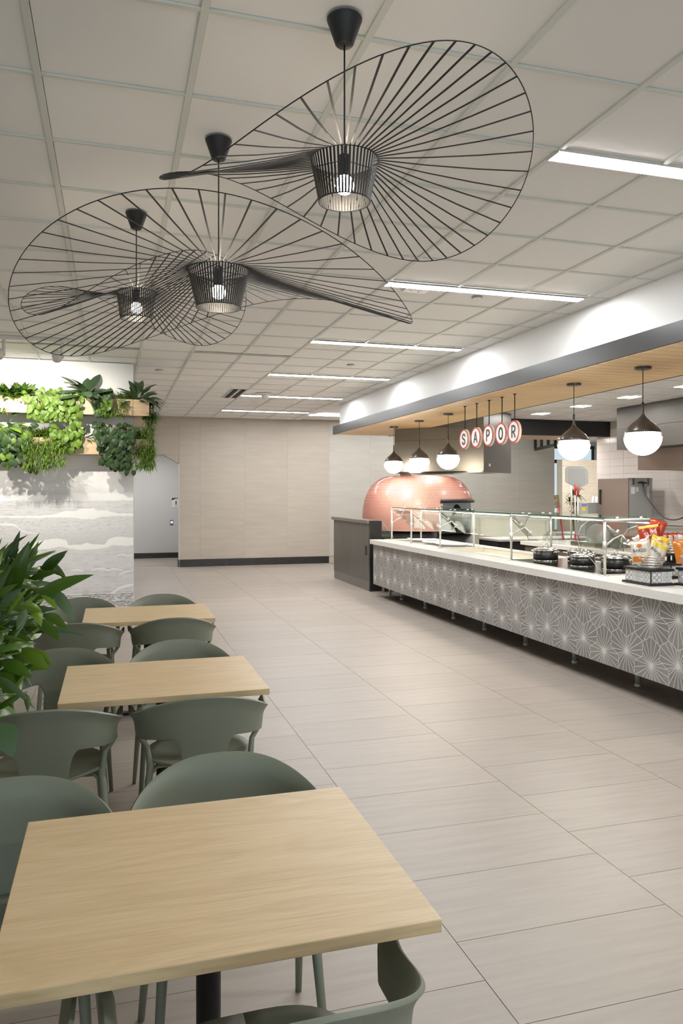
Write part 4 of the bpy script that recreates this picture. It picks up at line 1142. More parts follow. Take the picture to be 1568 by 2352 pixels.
bevel(box1('top', (6.03, 11.25, .86), (7.97, 12.02, .895), steel, uf), .002)
for x in (6.1, 7.9): box1('foot', (x-.03, 11.4, 0), (x+.03, 11.9, .06), black, uf)
bk = thing('back_counter', 'stainless counter along the white tiled wall', 'counter', (8.7, 11, 0))
box1('top', (8.15, 7.2, .85), (9.27, 13.2, .90), steel, bk); box1('body', (8.2, 7.25, .1), (9.27, 13.15, .85), steel_d, bk); box1('plinth', (8.3, 7.3, 0), (9.27, 13.1, .1), black, bk)
# holding oven with hose
cv = thing('convection_oven', 'tall stainless oven with grey sheet metal back and a hose', 'oven', (8.72, 11.65, .90))
box1('side_panel', (8.48, 11.22, .92), (8.50, 12.08, 1.912), copper_st, cv)
box1('body', (8.50, 11.225, .92), (8.96, 12.075, 1.908), steel, cv)
box1('back_panel', (8.50, 11.212, .92), (8.965, 11.225, 1.91), galv, cv)
box1('top_flange', (8.475, 11.205, 1.908), (8.97, 12.085, 1.918), steel, cv)
for x in (8.56, 8.86):
    for k in range(6): box1('vent_slit', (x, 11.208, 1.80+.018*k), (x+.04, 11.213, 1.81+.018*k), black, cv)
bevel(box1('door_handle', (8.452, 11.98, 1.45), (8.48, 12.01, 1.72), black, cv), .004)
for x in (8.54, 8.92):
    for y in (11.3, 12.0): MB().tube([(x, y, .90), (x, y, .92)], .02, 10).build('foot', black, cv)
box1('data_plate', (8.53, 11.208, 1.64), (8.61, 11.212, 1.76), plast, cv); box1('data_plate', (8.63, 11.208, 1.68), (8.68, 11.212, 1.76), plast, cv); box1('wiring_label', (8.855, 11.208, 1.56), (8.90, 11.212, 1.76), plast, cv)
vl = MB(); vl.tube([(8.64, 11.16, 1.835), (8.80, 11.16, 1.83)], .016, 10); vl.tube([(8.72, 11.212, 1.84), (8.72, 11.14, 1.84)], .02, 10); vl.tube([(8.735, 11.16, 1.84), (8.735, 11.15, 1.76)], .014, 10); vl.build('valve', black, cv)
hs_ = thing('gas_hose', 'grey flexible hose looping from the oven to the wall', 'hose', (8.9, 11.1, 1.3))
HP = [(8.735, 11.15, 1.77), (8.745, 11.13, 1.66), (8.79, 11.08, 1.53), (8.86, 11.02, 1.40), (8.93, 10.95, 1.28), (9.0, 10.87, 1.215), (9.07, 10.78, 1.205), (9.14, 10.70, 1.235), (9.20, 10.62, 1.31), (9.27, 10.54, 1.42)]
def smooth(P, n=5):
    out = []; P = [Vector(p) for p in P]
    for i in range(len(P)-1):
        a = P[max(i-1, 0)]; b = P[i]; c = P[i+1]; d = P[min(i+2, len(P)-1)]
        for k in range(n):
            t = k/n; out.append(.5*((2*b)+(c-a)*t+(2*a-5*b+4*c-d)*t*t+(3*b-a-3*c+d)*t**3))
    return out+[P[-1]]
MB().tube(smooth(HP), .013, 10).build('hose', cable, hs_)
MB().tube([(9.14, 10.70, 1.235), (9.2, 10.62, 1.20), (9.27, 10.5, 1.17)], .006, 8).build('restraint_cable', black, hs_)
MB().tube([(9.262, 10.55, 1.40), (9.296, 10.51, 1.46)], .02, 10).build('wall_fitting', satin, hs_)
# dough sheeter
ds = thing('dough_sheeter', 'stainless dough sheeter with a yellow sticker beside the tall oven', 'kitchen machine', (8.6, 12.6, .9))
box1('base', (8.24, 12.11, .90), (8.95, 12.43, 1.14), steel, ds)
box1('tray', (8.20, 12.11, 1.17), (8.9, 12.45, 1.20), steel, ds)
box1('head', (8.30, 12.12, 1.28), (8.9, 12.44, 1.48), galv, ds)
MB().tube([(8.26, 12.12, 1.24), (8.26, 12.44, 1.24)], .04, 16).build('roller', satin, ds)
MB().lathe([(.12, 0), (.11, .05), (.09, .10), (.085, .12), (0, .12)], (8.62, 12.30, 1.48), 24).build('feed_cap', satin, ds)
box1('blue_badge', (8.296, 12.15, 1.42), (8.30, 12.31, 1.45), blue_st, ds); box1('warning_sticker', (8.296, 12.20, 1.33), (8.30, 12.30, 1.39), yel_st, ds)

# pizza peels standing in a rack on the island
rkp = thing('peel_rack', 'steel floor rack holding the pizza peels', 'rack', (7.15, 10.9, 0))
MB().lathe([(0, 0), (.22, 0), (.22, .015), (.02, .03)], (7.15, 10.9, 0), 30).build('base', steel, rkp)
MB().tube([(7.15, 10.9, .03), (7.15, 10.9, 1.78)], .013, 12).build('post', satin, rkp)
MB().tube([(7.10, 10.87, 1.3), (7.25, 10.96, 1.3)], .008, 8).build('hook_bar', satin, rkp)
kd = Vector((TH and math.cos(math.radians(-33.8)), math.sin(math.radians(-33.8)), 0))    # rack faces the dining side
def peel(x, y, ztop, label, w_=.33, hgt=.30, lean=.0, handle=1.15):
    t = thing('pizza_peel', label, 'pizza peel', (x, y, ztop-hgt-handle), 0, 'perforated pizza peels')
    r_, u_ = kd, Vector((0, 0, 1)); n_ = Vector((kd.y, -kd.x, 0))
    o_ = Vector((x, y, ztop-hgt))
    def q(a, b, d=0): return o_+r_*(a+lean*(b-hgt)) + u_*b + n_*d
    # perforated blade: strips between staggered slots
    hw = w_/2; cr = .06
    def halfw(b):
        if b > hgt-cr: return hw-cr+math.sqrt(max(0, cr*cr-(b-hgt+cr)**2))
        if b < .09: return .035+(hw-.035)*ss(b/.09)**.8
        return hw
    mb = MB(); N_ = 60; M_ = 44; th = .003
    vs = []; fs = []
    for j in range(M_+1):
        b = hgt*j/M_; h_ = halfw(b)
        for i in range(N_+1): vs.append(q(-h_+2*h_*i/N_, b))
    for j in range(M_):
        for i in range(N_):
            hole = 6 < j < M_-3 and 3 < i < N_-4 and j % 3 == 1 and ((i+(j//3 % 2)*3) % 6) in (0, 1, 2)
            if not hole: fs.append((j*(N_+1)+i, j*(N_+1)+i+1, (j+1)*(N_+1)+i+1, (j+1)*(N_+1)+i))
    mb.add(vs, fs); o = mb.build('blade', alu, t); solid(o, th)
    MB().tube([q(0, .03, .004), q(0, -.14, .006)], .016, 10).build('ferrule', red_m, t)
    hn_ = MB().tube([q(0, -.12, .006), q(0, -handle, .0)], .011, 10).build('handle', satin, t)
    MB().tube([q(0, -handle+.38, .0), q(0, -handle, .0)], .016, 10).build('grip', red_m, hn_)
peel(7.15, 10.79, 2.088, 'front perforated aluminium pizza peel on the rack', .315, .33)
peel(7.33, 10.98, 2.065, 'rear perforated aluminium pizza peel, offset to the right', .32, .33)
br = thing('oven_brush', 'wooden bristle oven brush with red handle beside the peels', 'brush', (6.86, 10.75, .9))
MB().tube([(6.90, 10.74, .905), (6.83, 10.76, 1.43)], .013, 10).build('handle', red_m, br)
mb = MB().obox((6.822, 10.765, 1.52), (.018, -.01, .002), (.006, .010, 0), (-.012, .003, .105)); mb.build('head', stemm, br)
mb = MB()
for k in range(160):
    a = rnd.uniform(-1, 1); b = rnd.uniform(-1, 1)
    p = Vector((6.822-.012*a-.02, 10.765+.003*a+.012, 1.52+.105*a))+Vector((.006, .01, 0))*b
    mb.tube([p, p+Vector((-.035+rnd.uniform(-.008, .008), .02, rnd.uniform(-.012, .012)))], [.002, .001], 4, cap=False)
mb.build('bristles', bristle, br, 'stuff')

# glass display case on the island, with wrapped goods inside
dc = thing('display_case', 'glass display case with steel trim on the kitchen counter', 'display case', (6.6, 7.4, .90))
box1('base', (6.30, 6.2, .90), (6.95, 8.5, .935), steel, dc)
for y in (6.2, 8.49): MB().prism([(6.30, y, .935), (6.95, y, .935), (6.95, y, 1.22), (6.55, y, 1.22), (6.42, y, 1.18), (6.33, y, 1.08)], (0, .008, 0)).build('end_glass', glass, dc)
MB().grid(lambda u, v: [(6.30, 6.2+2.3*v, .935), (6.33, 6.2+2.3*v, 1.08), (6.42, 6.2+2.3*v, 1.18), (6.55, 6.2+2.3*v, 1.22), (6.95, 6.2+2.3*v, 1.22)][int(round(u*4))], 4, 1).build('curved_glass', glass, dc)
MB().tube([(6.30, 8.5, .935), (6.33, 8.5, 1.08), (6.42, 8.5, 1.18), (6.55, 8.5, 1.22), (6.95, 8.5, 1.22)], .008, 8).build('trim', satin, dc)
MB().tube([(6.30, 6.2, .935), (6.33, 6.2, 1.08), (6.42, 6.2, 1.18), (6.55, 6.2, 1.22), (6.95, 6.2, 1.22)], .008, 8).build('trim', satin, dc)
box1('back', (6.94, 6.2, .935), (6.95, 8.5, 1.22), steel, dc)
wp0 = None
sl = thing('meat_slicer', 'stainless slicer under a glass dome on the kitchen counter', 'kitchen machine', (6.55, 9.3, .9))
MB().lathe([(0, -.01), (.17, -.01), (.17, .01), (0, .012)], (0, 0, 0), 36).v
mb = MB(); mb.tube([(6.46, 9.2, 1.07), (6.50, 9.26, 1.07)], .15, 36); mb.build('blade_guard', steel, sl)
box1('base', (6.35, 9.1, .90), (6.85, 9.7, .96), steel_d, sl); box1('motor', (6.55, 9.25, .96), (6.80, 9.6, 1.14), galv, sl)
for k, (x, y, lb) in enumerate(((6.6, 8.8, 'dark steel utensil box behind the sneeze guard'), )):
    t = thing('utensil_box', lb, 'box', (x, y, .9)); bevel(box1('body', (x-.1, y-.14, .90), (x+.1, y+.14, 1.06), steel_d, t), .004); box1('lid', (x-.105, y-.145, 1.06), (x+.105, y+.145, 1.075), black, t)
fs_ = thing('fryer', 'stainless fryer with a splash back behind the snack baskets', 'kitchen machine', (8.6, 9.6, .9))
box1('body', (8.2, 9.2, .90), (8.95, 10.25, 1.10), steel, fs_)
box1('splash_back', (8.9, 9.2, 1.10), (8.95, 10.25, 1.42), steel, fs_); box1('rail', (8.2, 9.2, 1.10), (8.24, 10.25, 1.16), steel_d, fs_)

# ---- room beyond: wood clad box, potted palm, hanging glazed frame
wd = thing('wood_partition', 'pale wood clad partition standing before the far windows', 'partition', (13.8, 20.6, 0))
pale_wood = OAK('pale_wood', (.66, .57, .44), (.62, .53, .40), (.55, .46, .33))
for k in range(13): box1('board', (13.1, 20.45, .02+.205*k), (14.40, 20.75, .02+.205*k+.202), pale_wood, wd)
box1('plinth', (13.12, 20.47, 0), (14.38, 20.73, .02), black, wd)
fr = thing('glazed_frame', 'black framed glass transom high up beyond the kitchen', 'window frame', (10.1, 16.6, 2.5))
A_, B_ = Vector((10.36, 17.40, 0)), Vector((9.82, 15.62, 0))
dv = B_-A_; nv = Vector((-dv.y, dv.x, 0)).normalized()*.03
for z0, z1 in ((2.745, 2.81), (3.29, 3.355)): MB().prism([A_+nv, B_+nv, B_-nv, A_-nv], (0, 0, z1-z0)).build('rail', blackbox, fr).location.z += z0
for k in range(4):
    p = A_+dv*(k/3); d_ = dv.normalized()*.035
    MB().prism([p-d_+nv, p+d_+nv, p+d_-nv, p-d_-nv], (0, 0, .48)).build('stile', blackbox, fr).location.z += 2.81
    if k < 3:
        a, b = A_+dv*(k/3)+d_, A_+dv*((k+1)/3)-d_
        MB().prism([a+nv*.1, b+nv*.1, b-nv*.1, a-nv*.1], (0, 0, .48)).build('pane', winglass, fr).location.z += 2.81

# ---- wall plates in the corridor
sn = thing('restroom_sign', 'small white restroom sign with a person pictogram on the corridor wall', 'sign', (1.53, CY, 1.4))
box1('plate', (1.44, CY-.012, 1.283), (1.645, CY, 1.535), paperw, sn)
MB().prism([(1.44, CY-.0135, 1.47), (1.53, CY-.0135, 1.512), (1.645, CY-.0135, 1.522), (1.645, CY-.0135, 1.535), (1.44, CY-.0135, 1.535)], (0, .0015, 0)).build('black_corner', black, sn)
pc = MB(); pc.tube([(1.545, CY-.0135, 1.458), (1.545, CY-.012, 1.458)], .012, 12); pc.box((1.529, CY-.0135, 1.40), (1.561, CY-.012, 1.442)); pc.box((1.531, CY-.0135, 1.365), (1.543, CY-.012, 1.402)); pc.box((1.547, CY-.0135, 1.365), (1.559, CY-.012, 1.402))
pc.build('pictogram', black, sn)
def text_mesh(s, size, mat, name):
    cu = bpy.data.curves.new(name, 'FONT'); cu.body = s; cu.size = size; cu.extrude = size*.01; cu.align_x = 'CENTER'; cu.align_y = 'CENTER'; cu.resolution_u = 3
    ob = bpy.data.objects.new(name, cu); C.objects.link(ob)
    dg = bpy.context.evaluated_depsgraph_get(); me = bpy.data.meshes.new_from_object(ob.evaluated_get(dg)); me.name = name
    bpy.data.objects.remove(ob); me.materials.clear(); me.materials.append(mat); return me
o = put('lettering', text_mesh('MEN', .035, black, 'lettering'), sn, None, (1.545-1.53, -.0135, 1.335-1.4)); o.rotation_euler = (PI/2, 0, 0)
bt = thing('touch_plate', 'small steel wall plate with a glowing blue door button', 'door button', (1.435, CY, .9))
bevel(box1('plate', (1.398, CY-.012, .84), (1.475, CY, .97), steel_d, bt), .002)
MB().tube([(1.437, CY-.014, .912), (1.437, CY-.012, .912)], .032, 20).build('blue_light', led_em, bt)
mb = MB()
for k in range(4):
    a = PI/4+k*PI/2; mb.tube([(1.437+.024*math.cos(a), CY-.0155, .912+.024*math.sin(a)), (1.437+.024*math.cos(a), CY-.0138, .912+.024*math.sin(a))], .010, 8)
mb.build('light_dots', ledw_em, bt)
# ================================================================== SNACK DISPLAY
def riser(cx, cy, sx, sy, label, h=.135):
    t = thing('display_riser', label, 'display stand', (cx, cy, WZT), 0, 'black display risers with patterned tiles')
    x0, x1, y0, y1 = cx-sx/2, cx+sx/2, cy-sy/2, cy+sy/2
    bevel(box1('base_plate', (x0, y0, WZT+.0005), (x1, y1, WZT+.018), black, t), .002)
    box1('box', (x0+.022, y0+.022, WZT+.018), (x1-.022, y1-.022, WZT+h-.02), black, t)
    bevel(box1('top_plate', (x0+.008, y0+.008, WZT+h-.02), (x1-.008, y1-.008, WZT+h), black, t), .002)
    z0, z1 = WZT+.022, WZT+h-.024; s = z1-z0
    def face(o_, d_, nrm, L):
        n = max(1, int(round(L/s))); w_ = L/n
        for i in range(n):
            b = o_+d_*(w_*i)
            mb = MB().prism([b+d_*.001, b+d_*(w_-.001), b+d_*(w_-.001)+Vector((0, 0, s)), b+d_*.001+Vector((0, 0, s))], nrm*.003)
            mb.build('patterned_tile', paperw, t)
            pr = MB()
            c = b+d_*(w_/2)+Vector((0, 0, s/2))+nrm*.0034; U = d_*(w_/2); V = Vector((0, 0, s/2))
            def ring(cu, cv, ru, seg=16, wd=.07, a0=0, a1=2*PI, k=1):
                vs = []; m_ = seg
                for q in range(m_+1):
                    a = a0+(a1-a0)*q/m_; rr = ru*(1+(.0 if k == 1 else .16*math.cos(k*a)))
                    for r_ in (rr, rr-wd): vs.append(c+U*(cu+r_*math.cos(a))+V*(cv+r_*math.sin(a)))
                pr.add(vs, [(2*q, 2*q+2, 2*q+3, 2*q+1) for q in range(m_)])
            kind = i % 3
            if kind == 0:
                for a in (-.5, .5):
                    for b_ in (-.5, .5): ring(a, b_, .47, 14, .09)
            elif kind == 1:
                ring(0, 0, .84, 32, .07, k=8); ring(0, 0, .22, 10, .08); ring(0, 0, .40, 16, .06, k=4)
                for q in range(8): ring(.6*math.cos(q*PI/4), .6*math.sin(q*PI/4), .09, 6, .09)
            else:
                for r_, w__ in ((.98, .08), (.80, .05)):
                    vs = []
                    for q in range(5):
                        a = q*PI/2
                        for rr in (r_, r_-w__): vs.append(c+U*(rr*math.cos(a))+V*(rr*math.sin(a)))
                    pr.add(vs, [(2*q, 2*q+2, 2*q+3, 2*q+1) for q in range(4)])
                ring(0, 0, .32, 24, .07, k=6); ring(0, 0, .12, 8, .12)
                for a in (-1, 1):
                    for b_ in (-1, 1): ring(a*.98, b_*.98, .30, 6, .10, math.atan2(-b_, -a)-PI/4, math.atan2(-b_, -a)+PI/4)
            pr.build('tile_pattern', printk, t)
    face(Vector((x0+.022, y1-.022, z0)), Vector((0, -1, 0)), Vector((-1, 0, 0)), sy-.044)
    face(Vector((x0+.034, y0+.022, z0)), Vector((1, 0, 0)), Vector((0, -1, 0)), sx-.056)
    for k in range(2): MB().tube([(x1-.03-.02*k, y0+.019, WZT+.03), (x1-.03-.02*k, y0+.015, WZT+.03)], .003, 6).build('screw', satin, t)
    return t
def basket(cx, cy, z, label, sc=1.0):
    t = thing('snack_basket', label, 'basket', (cx, cy, z), 0, 'metal snack baskets')
    rb_, rt_, H = .083*sc, .118*sc, .10*sc
    MB().lathe([(0, 0), (rb_, 0), (rb_, .006), (0, .006)], (cx, cy, z), 30).build('bottom', satin, t)
    rad = lambda q: rb_+(rt_-rb_)*q**.8
    for q0, q1 in ((0, .17), (.24, .40), (.47, .61), (.68, .80), (.90, 1.0)):
        MB().lathe([(rad(q0), H*q0), (rad(q1), H*q1), (rad(q1)-.0025, H*q1), (rad(q0)-.0025, H*q0), (rad(q0), H*q0)], (cx, cy, z), 36).build('band', satin, t)
    mb = MB()
    for i, (q0, q1) in enumerate(((.17, .24), (.40, .47), (.61, .68), (.80, .90))):
        for k in range(16):
            a = 2*PI*(k+.5*(i % 2))/16; c_, s_ = math.cos(a), math.sin(a); w_ = .008*sc
            p = [(cx+rad(q)*c_, cy+rad(q)*s_, z+H*q) for q in (q0, q1)]
            mb.obox([(p[0][n]+p[1][n])/2 for n in range(3)], (-s_*w_, c_*w_, 0), (c_*.0012, s_*.0012, 0), [(p[1][n]-p[0][n])/2 for n in range(3)])
    mb.build('band_ties', satin, t, 'stuff')
    return t
def pedestal(cx, cy, z0, z1, label):
    t = thing('basket_pedestal', label, 'display stand', (cx, cy, z0), 0, 'black basket pedestals')
    for dx in (-.028, .028): box1('leg', (cx+dx-.011, cy-.011, z0), (cx+dx+.011, cy+.011, z1-.014), black, t)
    bevel(box1('plate', (cx-.10, cy-.10, z1-.014), (cx+.10, cy+.10, z1), black, t), .002)
    box1('foot', (cx-.06, cy-.05, z0), (cx+.06, cy+.05, z0+.006), black, t)
def bag(loc, rot, w_, h_, mat, label, text=None, tmat=None, tsize=.03, tpos=(0, 0), emblem=None, second=None, trot=0):
    t = thing('snack_bag', label, 'snack bag', loc, 0, 'snack bags in the baskets'); t.rotation_euler = rot
    r_ = random.Random(hash(label) % 9999 if False else int(abs(loc[0]*1000+loc[1]*7000+loc[2]*300)))
    ph = [r_.uniform(0, 6) for _ in range(6)]
    def f(u, v, sgn):
        x = (u-.5)*w_; z = (v-.5)*h_
        bx = max(0, 1-(2*u-1)**4)*max(0, 1-abs(2*v-1)**5)
        d = .030*(bx**.75)*(1+.16*math.sin(9*u+ph[0])*math.sin(8*v+ph[1])+.10*math.sin(17*u+ph[2]+5*v))
        if v > .93 or v < .07: d = .0015*(1+math.sin(u*60))
        x *= 1-.06*math.sin(v*PI)
        z += .004*math.sin(u*14+ph[3])*(abs(v-.5) > .42)
        return (x, sgn*d, z)
    mb = MB(); mb.grid(lambda u, v: f(u, v, -1), 18, 20); mb.grid(lambda u, v: f(1-u, v, 1), 18, 20)
    mb.local('bag_body', mat, t)
    def front(px_, pz, e=.0015): return Vector(f(px_/w_+.5, pz/h_+.5, -1))+Vector((0, -e, 0))
    if second:
        cz, rad_, m2 = second
        k = MB().grid(lambda u, v: front(*[max(-.47*q, min(.47*q, s)) for q, s in ((w_, (u-.5)*w_*.9), (h_, cz+(v-.5)*rad_*2))], e=.0008), 12, 8)
        k.local('printed_panel', m2, t)
    if emblem:
        ex, ez, er, em_ = emblem
        k = MB(); n = 20; vs = [front(ex, ez, .003)]+[front(ex+er*math.cos(2*PI*i/n), ez+er*.8*math.sin(2*PI*i/n), .0022) for i in range(n)]
        k.add(vs, [(0, 1+i, 1+(i+1) % n) for i in range(n)], 0, True); k.local('emblem', em_, t)
    if text:
        me = text_mesh(text, tsize, tmat, 'lettering')
        for v in me.vertices:
            a, b = v.co.x, v.co.y
            a, b = a*math.cos(trot)-b*math.sin(trot), a*math.sin(trot)+b*math.cos(trot)
            p = front(max(-.48*w_, min(.48*w_, tpos[0]+a)), max(-.48*h_, min(.48*h_, tpos[1]+b)), .0028+v.co.z)
            v.co = p
        put('lettering', me, t)
    return t
fz = -math.radians(39.7)
riser(4.215, 5.32, .25, .35, 'nearest black riser with black and white patterned tile faces')
basket(4.215, 5.30, WZT+.135, 'metal basket on the nearest riser, holding white and yellow bags')
riser(4.75, 5.69, .26, .28, 'black patterned riser behind, under the basket of red bags')
pedestal(4.75, 5.69, WZT+.135, 1.118, 'black pedestal on the rear riser, lifting the basket of red bags')
basket(4.75, 5.69, 1.118, 'metal basket on a pedestal, packed with upright red bags')
riser(4.50, 5.03, .28, .32, 'black patterned riser at the right picture edge', .145)
basket(4.45, 5.06, WZT+.145, 'metal basket at the right picture edge')
riser(4.48, 5.62, .19, .20, 'small black riser behind the nearest basket, under the large red bag', .135)
pedestal(4.48, 5.62, WZT+.135, 1.118, 'black pedestal behind the nearest basket')
basket(4.48, 5.62, 1.118, 'metal basket behind the nearest one, holding the large red bag', .95)
zb_ = WZT+.135
bag((4.125, 5.30, zb_+.125), (-.15, -.12, fz), .15, .19, bag_cream, 'white snack bag lettered BAKED at the left of the nearest basket', 'BAKED', inkk, .036, (-.004, .012), (.0, .052, .020, inko), (-.055, .022, bag_orange))
bag((4.235, 5.245, zb_+.125), (-.1, .45, fz+.25), .14, .18, bag_cream, 'white and yellow snack bag leaning in the middle of the nearest basket', 'BAKED', inkk, .033, (-.014, .0), None, (.062, .022, bag_yellow), -.35)
bag((4.285, 5.285, zb_+.155), (-.05, .22, fz+.1), .14, .20, bag_yellow, 'yellow snack bag standing at the right of the nearest basket', None, None, .03, (0, 0), (.0, .055, .022, inko), (-.01, .030, bag_cream))
bag((4.19, 5.35, zb_+.15), (-.5, -.5, fz-.3), .15, .18, bag_silver, 'silver snack bag end poking out at the back left of the nearest basket')
bag((4.215, 5.28, zb_+.055), (-.2, 1.4, fz), .12, .15, bag_orange, 'orange snack bag lying low inside the nearest basket')
bag((4.43, 5.57, 1.118+.165), (-.22, -.18, fz), .185, .20, bag_red, 'large red snack bag lettered SUN above the nearest basket', 'SUN', inkw, .058, (.010, .012), None, (.075, .012, inky), .25)
bag((4.55, 5.64, 1.118+.205), (-.1, .3, fz+.3), .15, .19, bag_red, 'red snack bag standing behind the large lettered red bag', None, None, .03, (0, 0), (.0, .03, .02, inky))
bag((4.41, 5.64, 1.118+.10), (-.3, -.5, fz-.1), .13, .16, bag_cream, 'cream snack bag half hidden under the large red bag')
for k, (dx, dy, rz) in enumerate(((-.055, .03, .9), (-.015, .0, .95), (.025, -.02, .9), (.065, -.045, .5))):
    bag((4.75+dx, 5.67+dy, 1.118+.09), (.0, .05*k, fz+rz), .13, .17, bag_red, ['red snack bag at the left in the pedestal basket', 'second upright red snack bag in the pedestal basket', 'third upright red snack bag in the pedestal basket', 'red snack bag turned outward at the right of the pedestal basket'][k], None, None, .03, (0, 0), None, (0.02, .05, plast))
bag((4.385, 5.11, WZT+.145+.135), (-.15, -.2, fz), .15, .19, bag_orange, 'orange snack bag in the basket at the right picture edge', None, None, .03, (0, 0), (.02, .0, .03, inky))
bag((4.45, 5.05, WZT+.145+.12), (-.1, .2, fz+.2), .15, .19, bag_cream, 'cream snack bag in the basket at the right picture edge')


# ================================================================== HANGING PLANTERS AND PLANTS
PY = 10.25
def planter(x0, x1, y0, y1, z0, z1, label, seam=None):
    t = thing('planter_box', label, 'planter', ((x0+x1)/2, (y0+y1)/2, z0), 0, 'oak planter boxes on the mural pier')
    th = .018
    bevel(box1('front_board', (x0, y0, z0), (x1, y0+th, z1), oak_light, t), .0015)
    box1('back_board', (x0, y1-th, z0), (x1, y1, z1), oak_light, t)
    box1('end_board', (x0, y0+th, z0), (x0+th, y1-th, z1), oak_light, t); box1('end_board', (x1-th, y0+th, z0), (x1, y1-th, z1), oak_light, t)
    box1('bottom_board', (x0+th, y0+th, z0), (x1-th, y1-th, z0+th), oak_light, t)
    box1('soil', (x0+th, y0+th, z0+th), (x1-th, y1-th, z1-.03), soil, t)
planter(-2.4, .243, PY, MY-.001, 2.652, 2.862, 'upper oak planter box along the face of the mural pier')
planter(.2465, .446, PY, 11.9, 2.652, 2.862, 'upper oak planter box wrapping the right side of the mural pier')
planter(-2.4, .243, PY, MY-.001, 2.146, 2.350, 'lower oak planter box along the face of the mural pier')
planter(.2465, .446, PY, 11.9, 2.146, 2.350, 'lower oak planter box wrapping the right side of the mural pier')

def leaf_mesh(name, outline, mat, fold=.25, droop=.3, seg=8):
    """outline(t)->half width for t 0..1 along the length (unit leaf hanging down -Z, normal -Y)"""
    mb = MB(); vs = []; fs = []
    for i in range(seg+1):
        t = i/seg; h = outline(t)
        z = -t; y = droop*(t*t)*.35-.02*math.sin(PI*t)
        for s_ in (-1, -.5, 0, .5, 1):
            vs.append((s_*h, y+fold*abs(s_)*h*(.8 if abs(s_) == 1 else 1.0)-fold*.0, z+(.20*abs(s_)*(1-t)**5 if name == 'heart' else 0)))
    for i in range(seg):
        for k in range(4): fs.append((i*5+k, i*5+k+1, (i+1)*5+k+1, (i+1)*5+k))
    mb.add(vs, fs, 0, True)
    return mb.mesh(name+'_leaf', mat)
heart = lambda t: .92*(t+.012)**.36*(1-t)**.80
oval = lambda t: .21*math.sin(PI*min(1, t*.97+.015))**.8
lance = lambda t: .16*math.sin(PI*min(1, t**.85*.985+.01))**.9
LH = [leaf_mesh('heart', heart, leaf_h, f, d) for f, d in ((.30, .5), (.15, .9), (.4, .2))]
LHD = [leaf_mesh('heart', heart, leaf_hd, f, d) for f, d in ((.30, .5), (.15, .9), (.4, .2))]
LO = [leaf_mesh('oval', oval, leaf_d, f, d) for f, d in ((.3, .9), (.2, 1.6))]
LF = {k: [leaf_mesh('broad', lance, m, f, d) for f, d in ((.30, .9), (.15, 1.5))] for k, m in (('d', leaf_f), ('l', leaf_fl), ('k', leaf_d))}
def put_leaf(me, parent, p, tipdir, up, size, wid=1.0):
    """place a leaf with base p pointing along tipdir, upper face towards 'up'"""
    d = Vector(tipdir).normalized(); n = Vector(up)-d*Vector(up).dot(d)
    n = n.normalized() if n.length > 1e-4 else Vector((0, -1, 0))
    # local -Z -> d ; local -Y -> n
    Z = -d; Y = -n; X = Y.cross(Z)
    R = Matrix((X, Y, Z)).transposed().to_4x4()
    if p[1] < 12 and min(p[0], p[0]+d.x*size)-.1*size < .28 and p[1] > 9.9 and p[1]+max(0, d.y)*size > MY-.17:
        p = (p[0], min(p[1], MY-.13), p[2]); d.y = min(d.y, (MY-.14-p[1])/size); d.normalize(); n = Vector(up)-d*Vector(up).dot(d); n.normalize()
        Z = -d; Y = -n; X = Y.cross(Z); R = Matrix((X, Y, Z)).transposed().to_4x4()
    o = put('leaf', me, parent)
    o.matrix_local = Matrix.Translation(Vector(p)-Vector(parent.location)) @ R @ Matrix.Diagonal((size*wid, size, size, 1))
    return o
def vine_plant(xc, hw, ztop, zbot, n, meshes, size, label, seed, trail=0, y0=PY, side=False):
    r_ = random.Random(seed)
    t = thing('trailing_philodendron', label, 'plant', (xc, y0+.12, ztop), 0, 'trailing plants in the wall planters')
    st = MB(); H = ztop-zbot
    for k in range(n):
        u = r_.random(); f = k/n
        x = xc+hw*(2*r_.random()-1)*(1-.35*f)
        z = ztop+.07-(H+.05)*f**1.05+r_.uniform(-.03, .03)
        front = y0-.02-.06*r_.random()-.05*math.sin(PI*min(1, f*1.3))
        y = front if z < ztop+.0 else y0+r_.uniform(-.04, .16)
        d = Vector((r_.uniform(-.8, .8), r_.uniform(-.35, .12), -1 if z < ztop+.02 else r_.uniform(-.9, .1)))
        up = Vector((r_.uniform(-.5, .5), -1, r_.uniform(-.1, .8)))
        put_leaf(r_.choice(meshes), t, (x, y, z), d, up, size*r_.uniform(.72, 1.2))
    for k in range(max(4, n//9)):
        x = xc+hw*.8*(2*r_.random()-1); zz = zbot+H*r_.random()*.6
        st.tube([(x*.5+xc*.5, y0+.10, ztop-.02), (x, y0-.01, ztop+.03), (x+r_.uniform(-.03, .03), y0-.05, (ztop+zz)/2), (x+r_.uniform(-.06, .06), y0-.04, zz)], [.003, .003, .0025, .0015], 5)
    for k in range(trail):
        x = xc+hw*r_.uniform(-.6, .9); zz = zbot-.10*r_.random()
        P = [(x, y0-.03, zbot+.06), (x+.04, y0-.05, zbot-.02), (x+.10*r_.choice((-1, 1)), y0-.05, zz)]
        st.tube(P, .002, 5); put_leaf(r_.choice(meshes), t, P[-1], (r_.uniform(-.3, .3), 0, -1), (0, -1, .3), size*.85)
        put_leaf(r_.choice(meshes), t, P[1], (r_.uniform(-.3, .3), 0, -1), (.2, -1, .3), size*.8)
    st.build('stems', stemm, t)
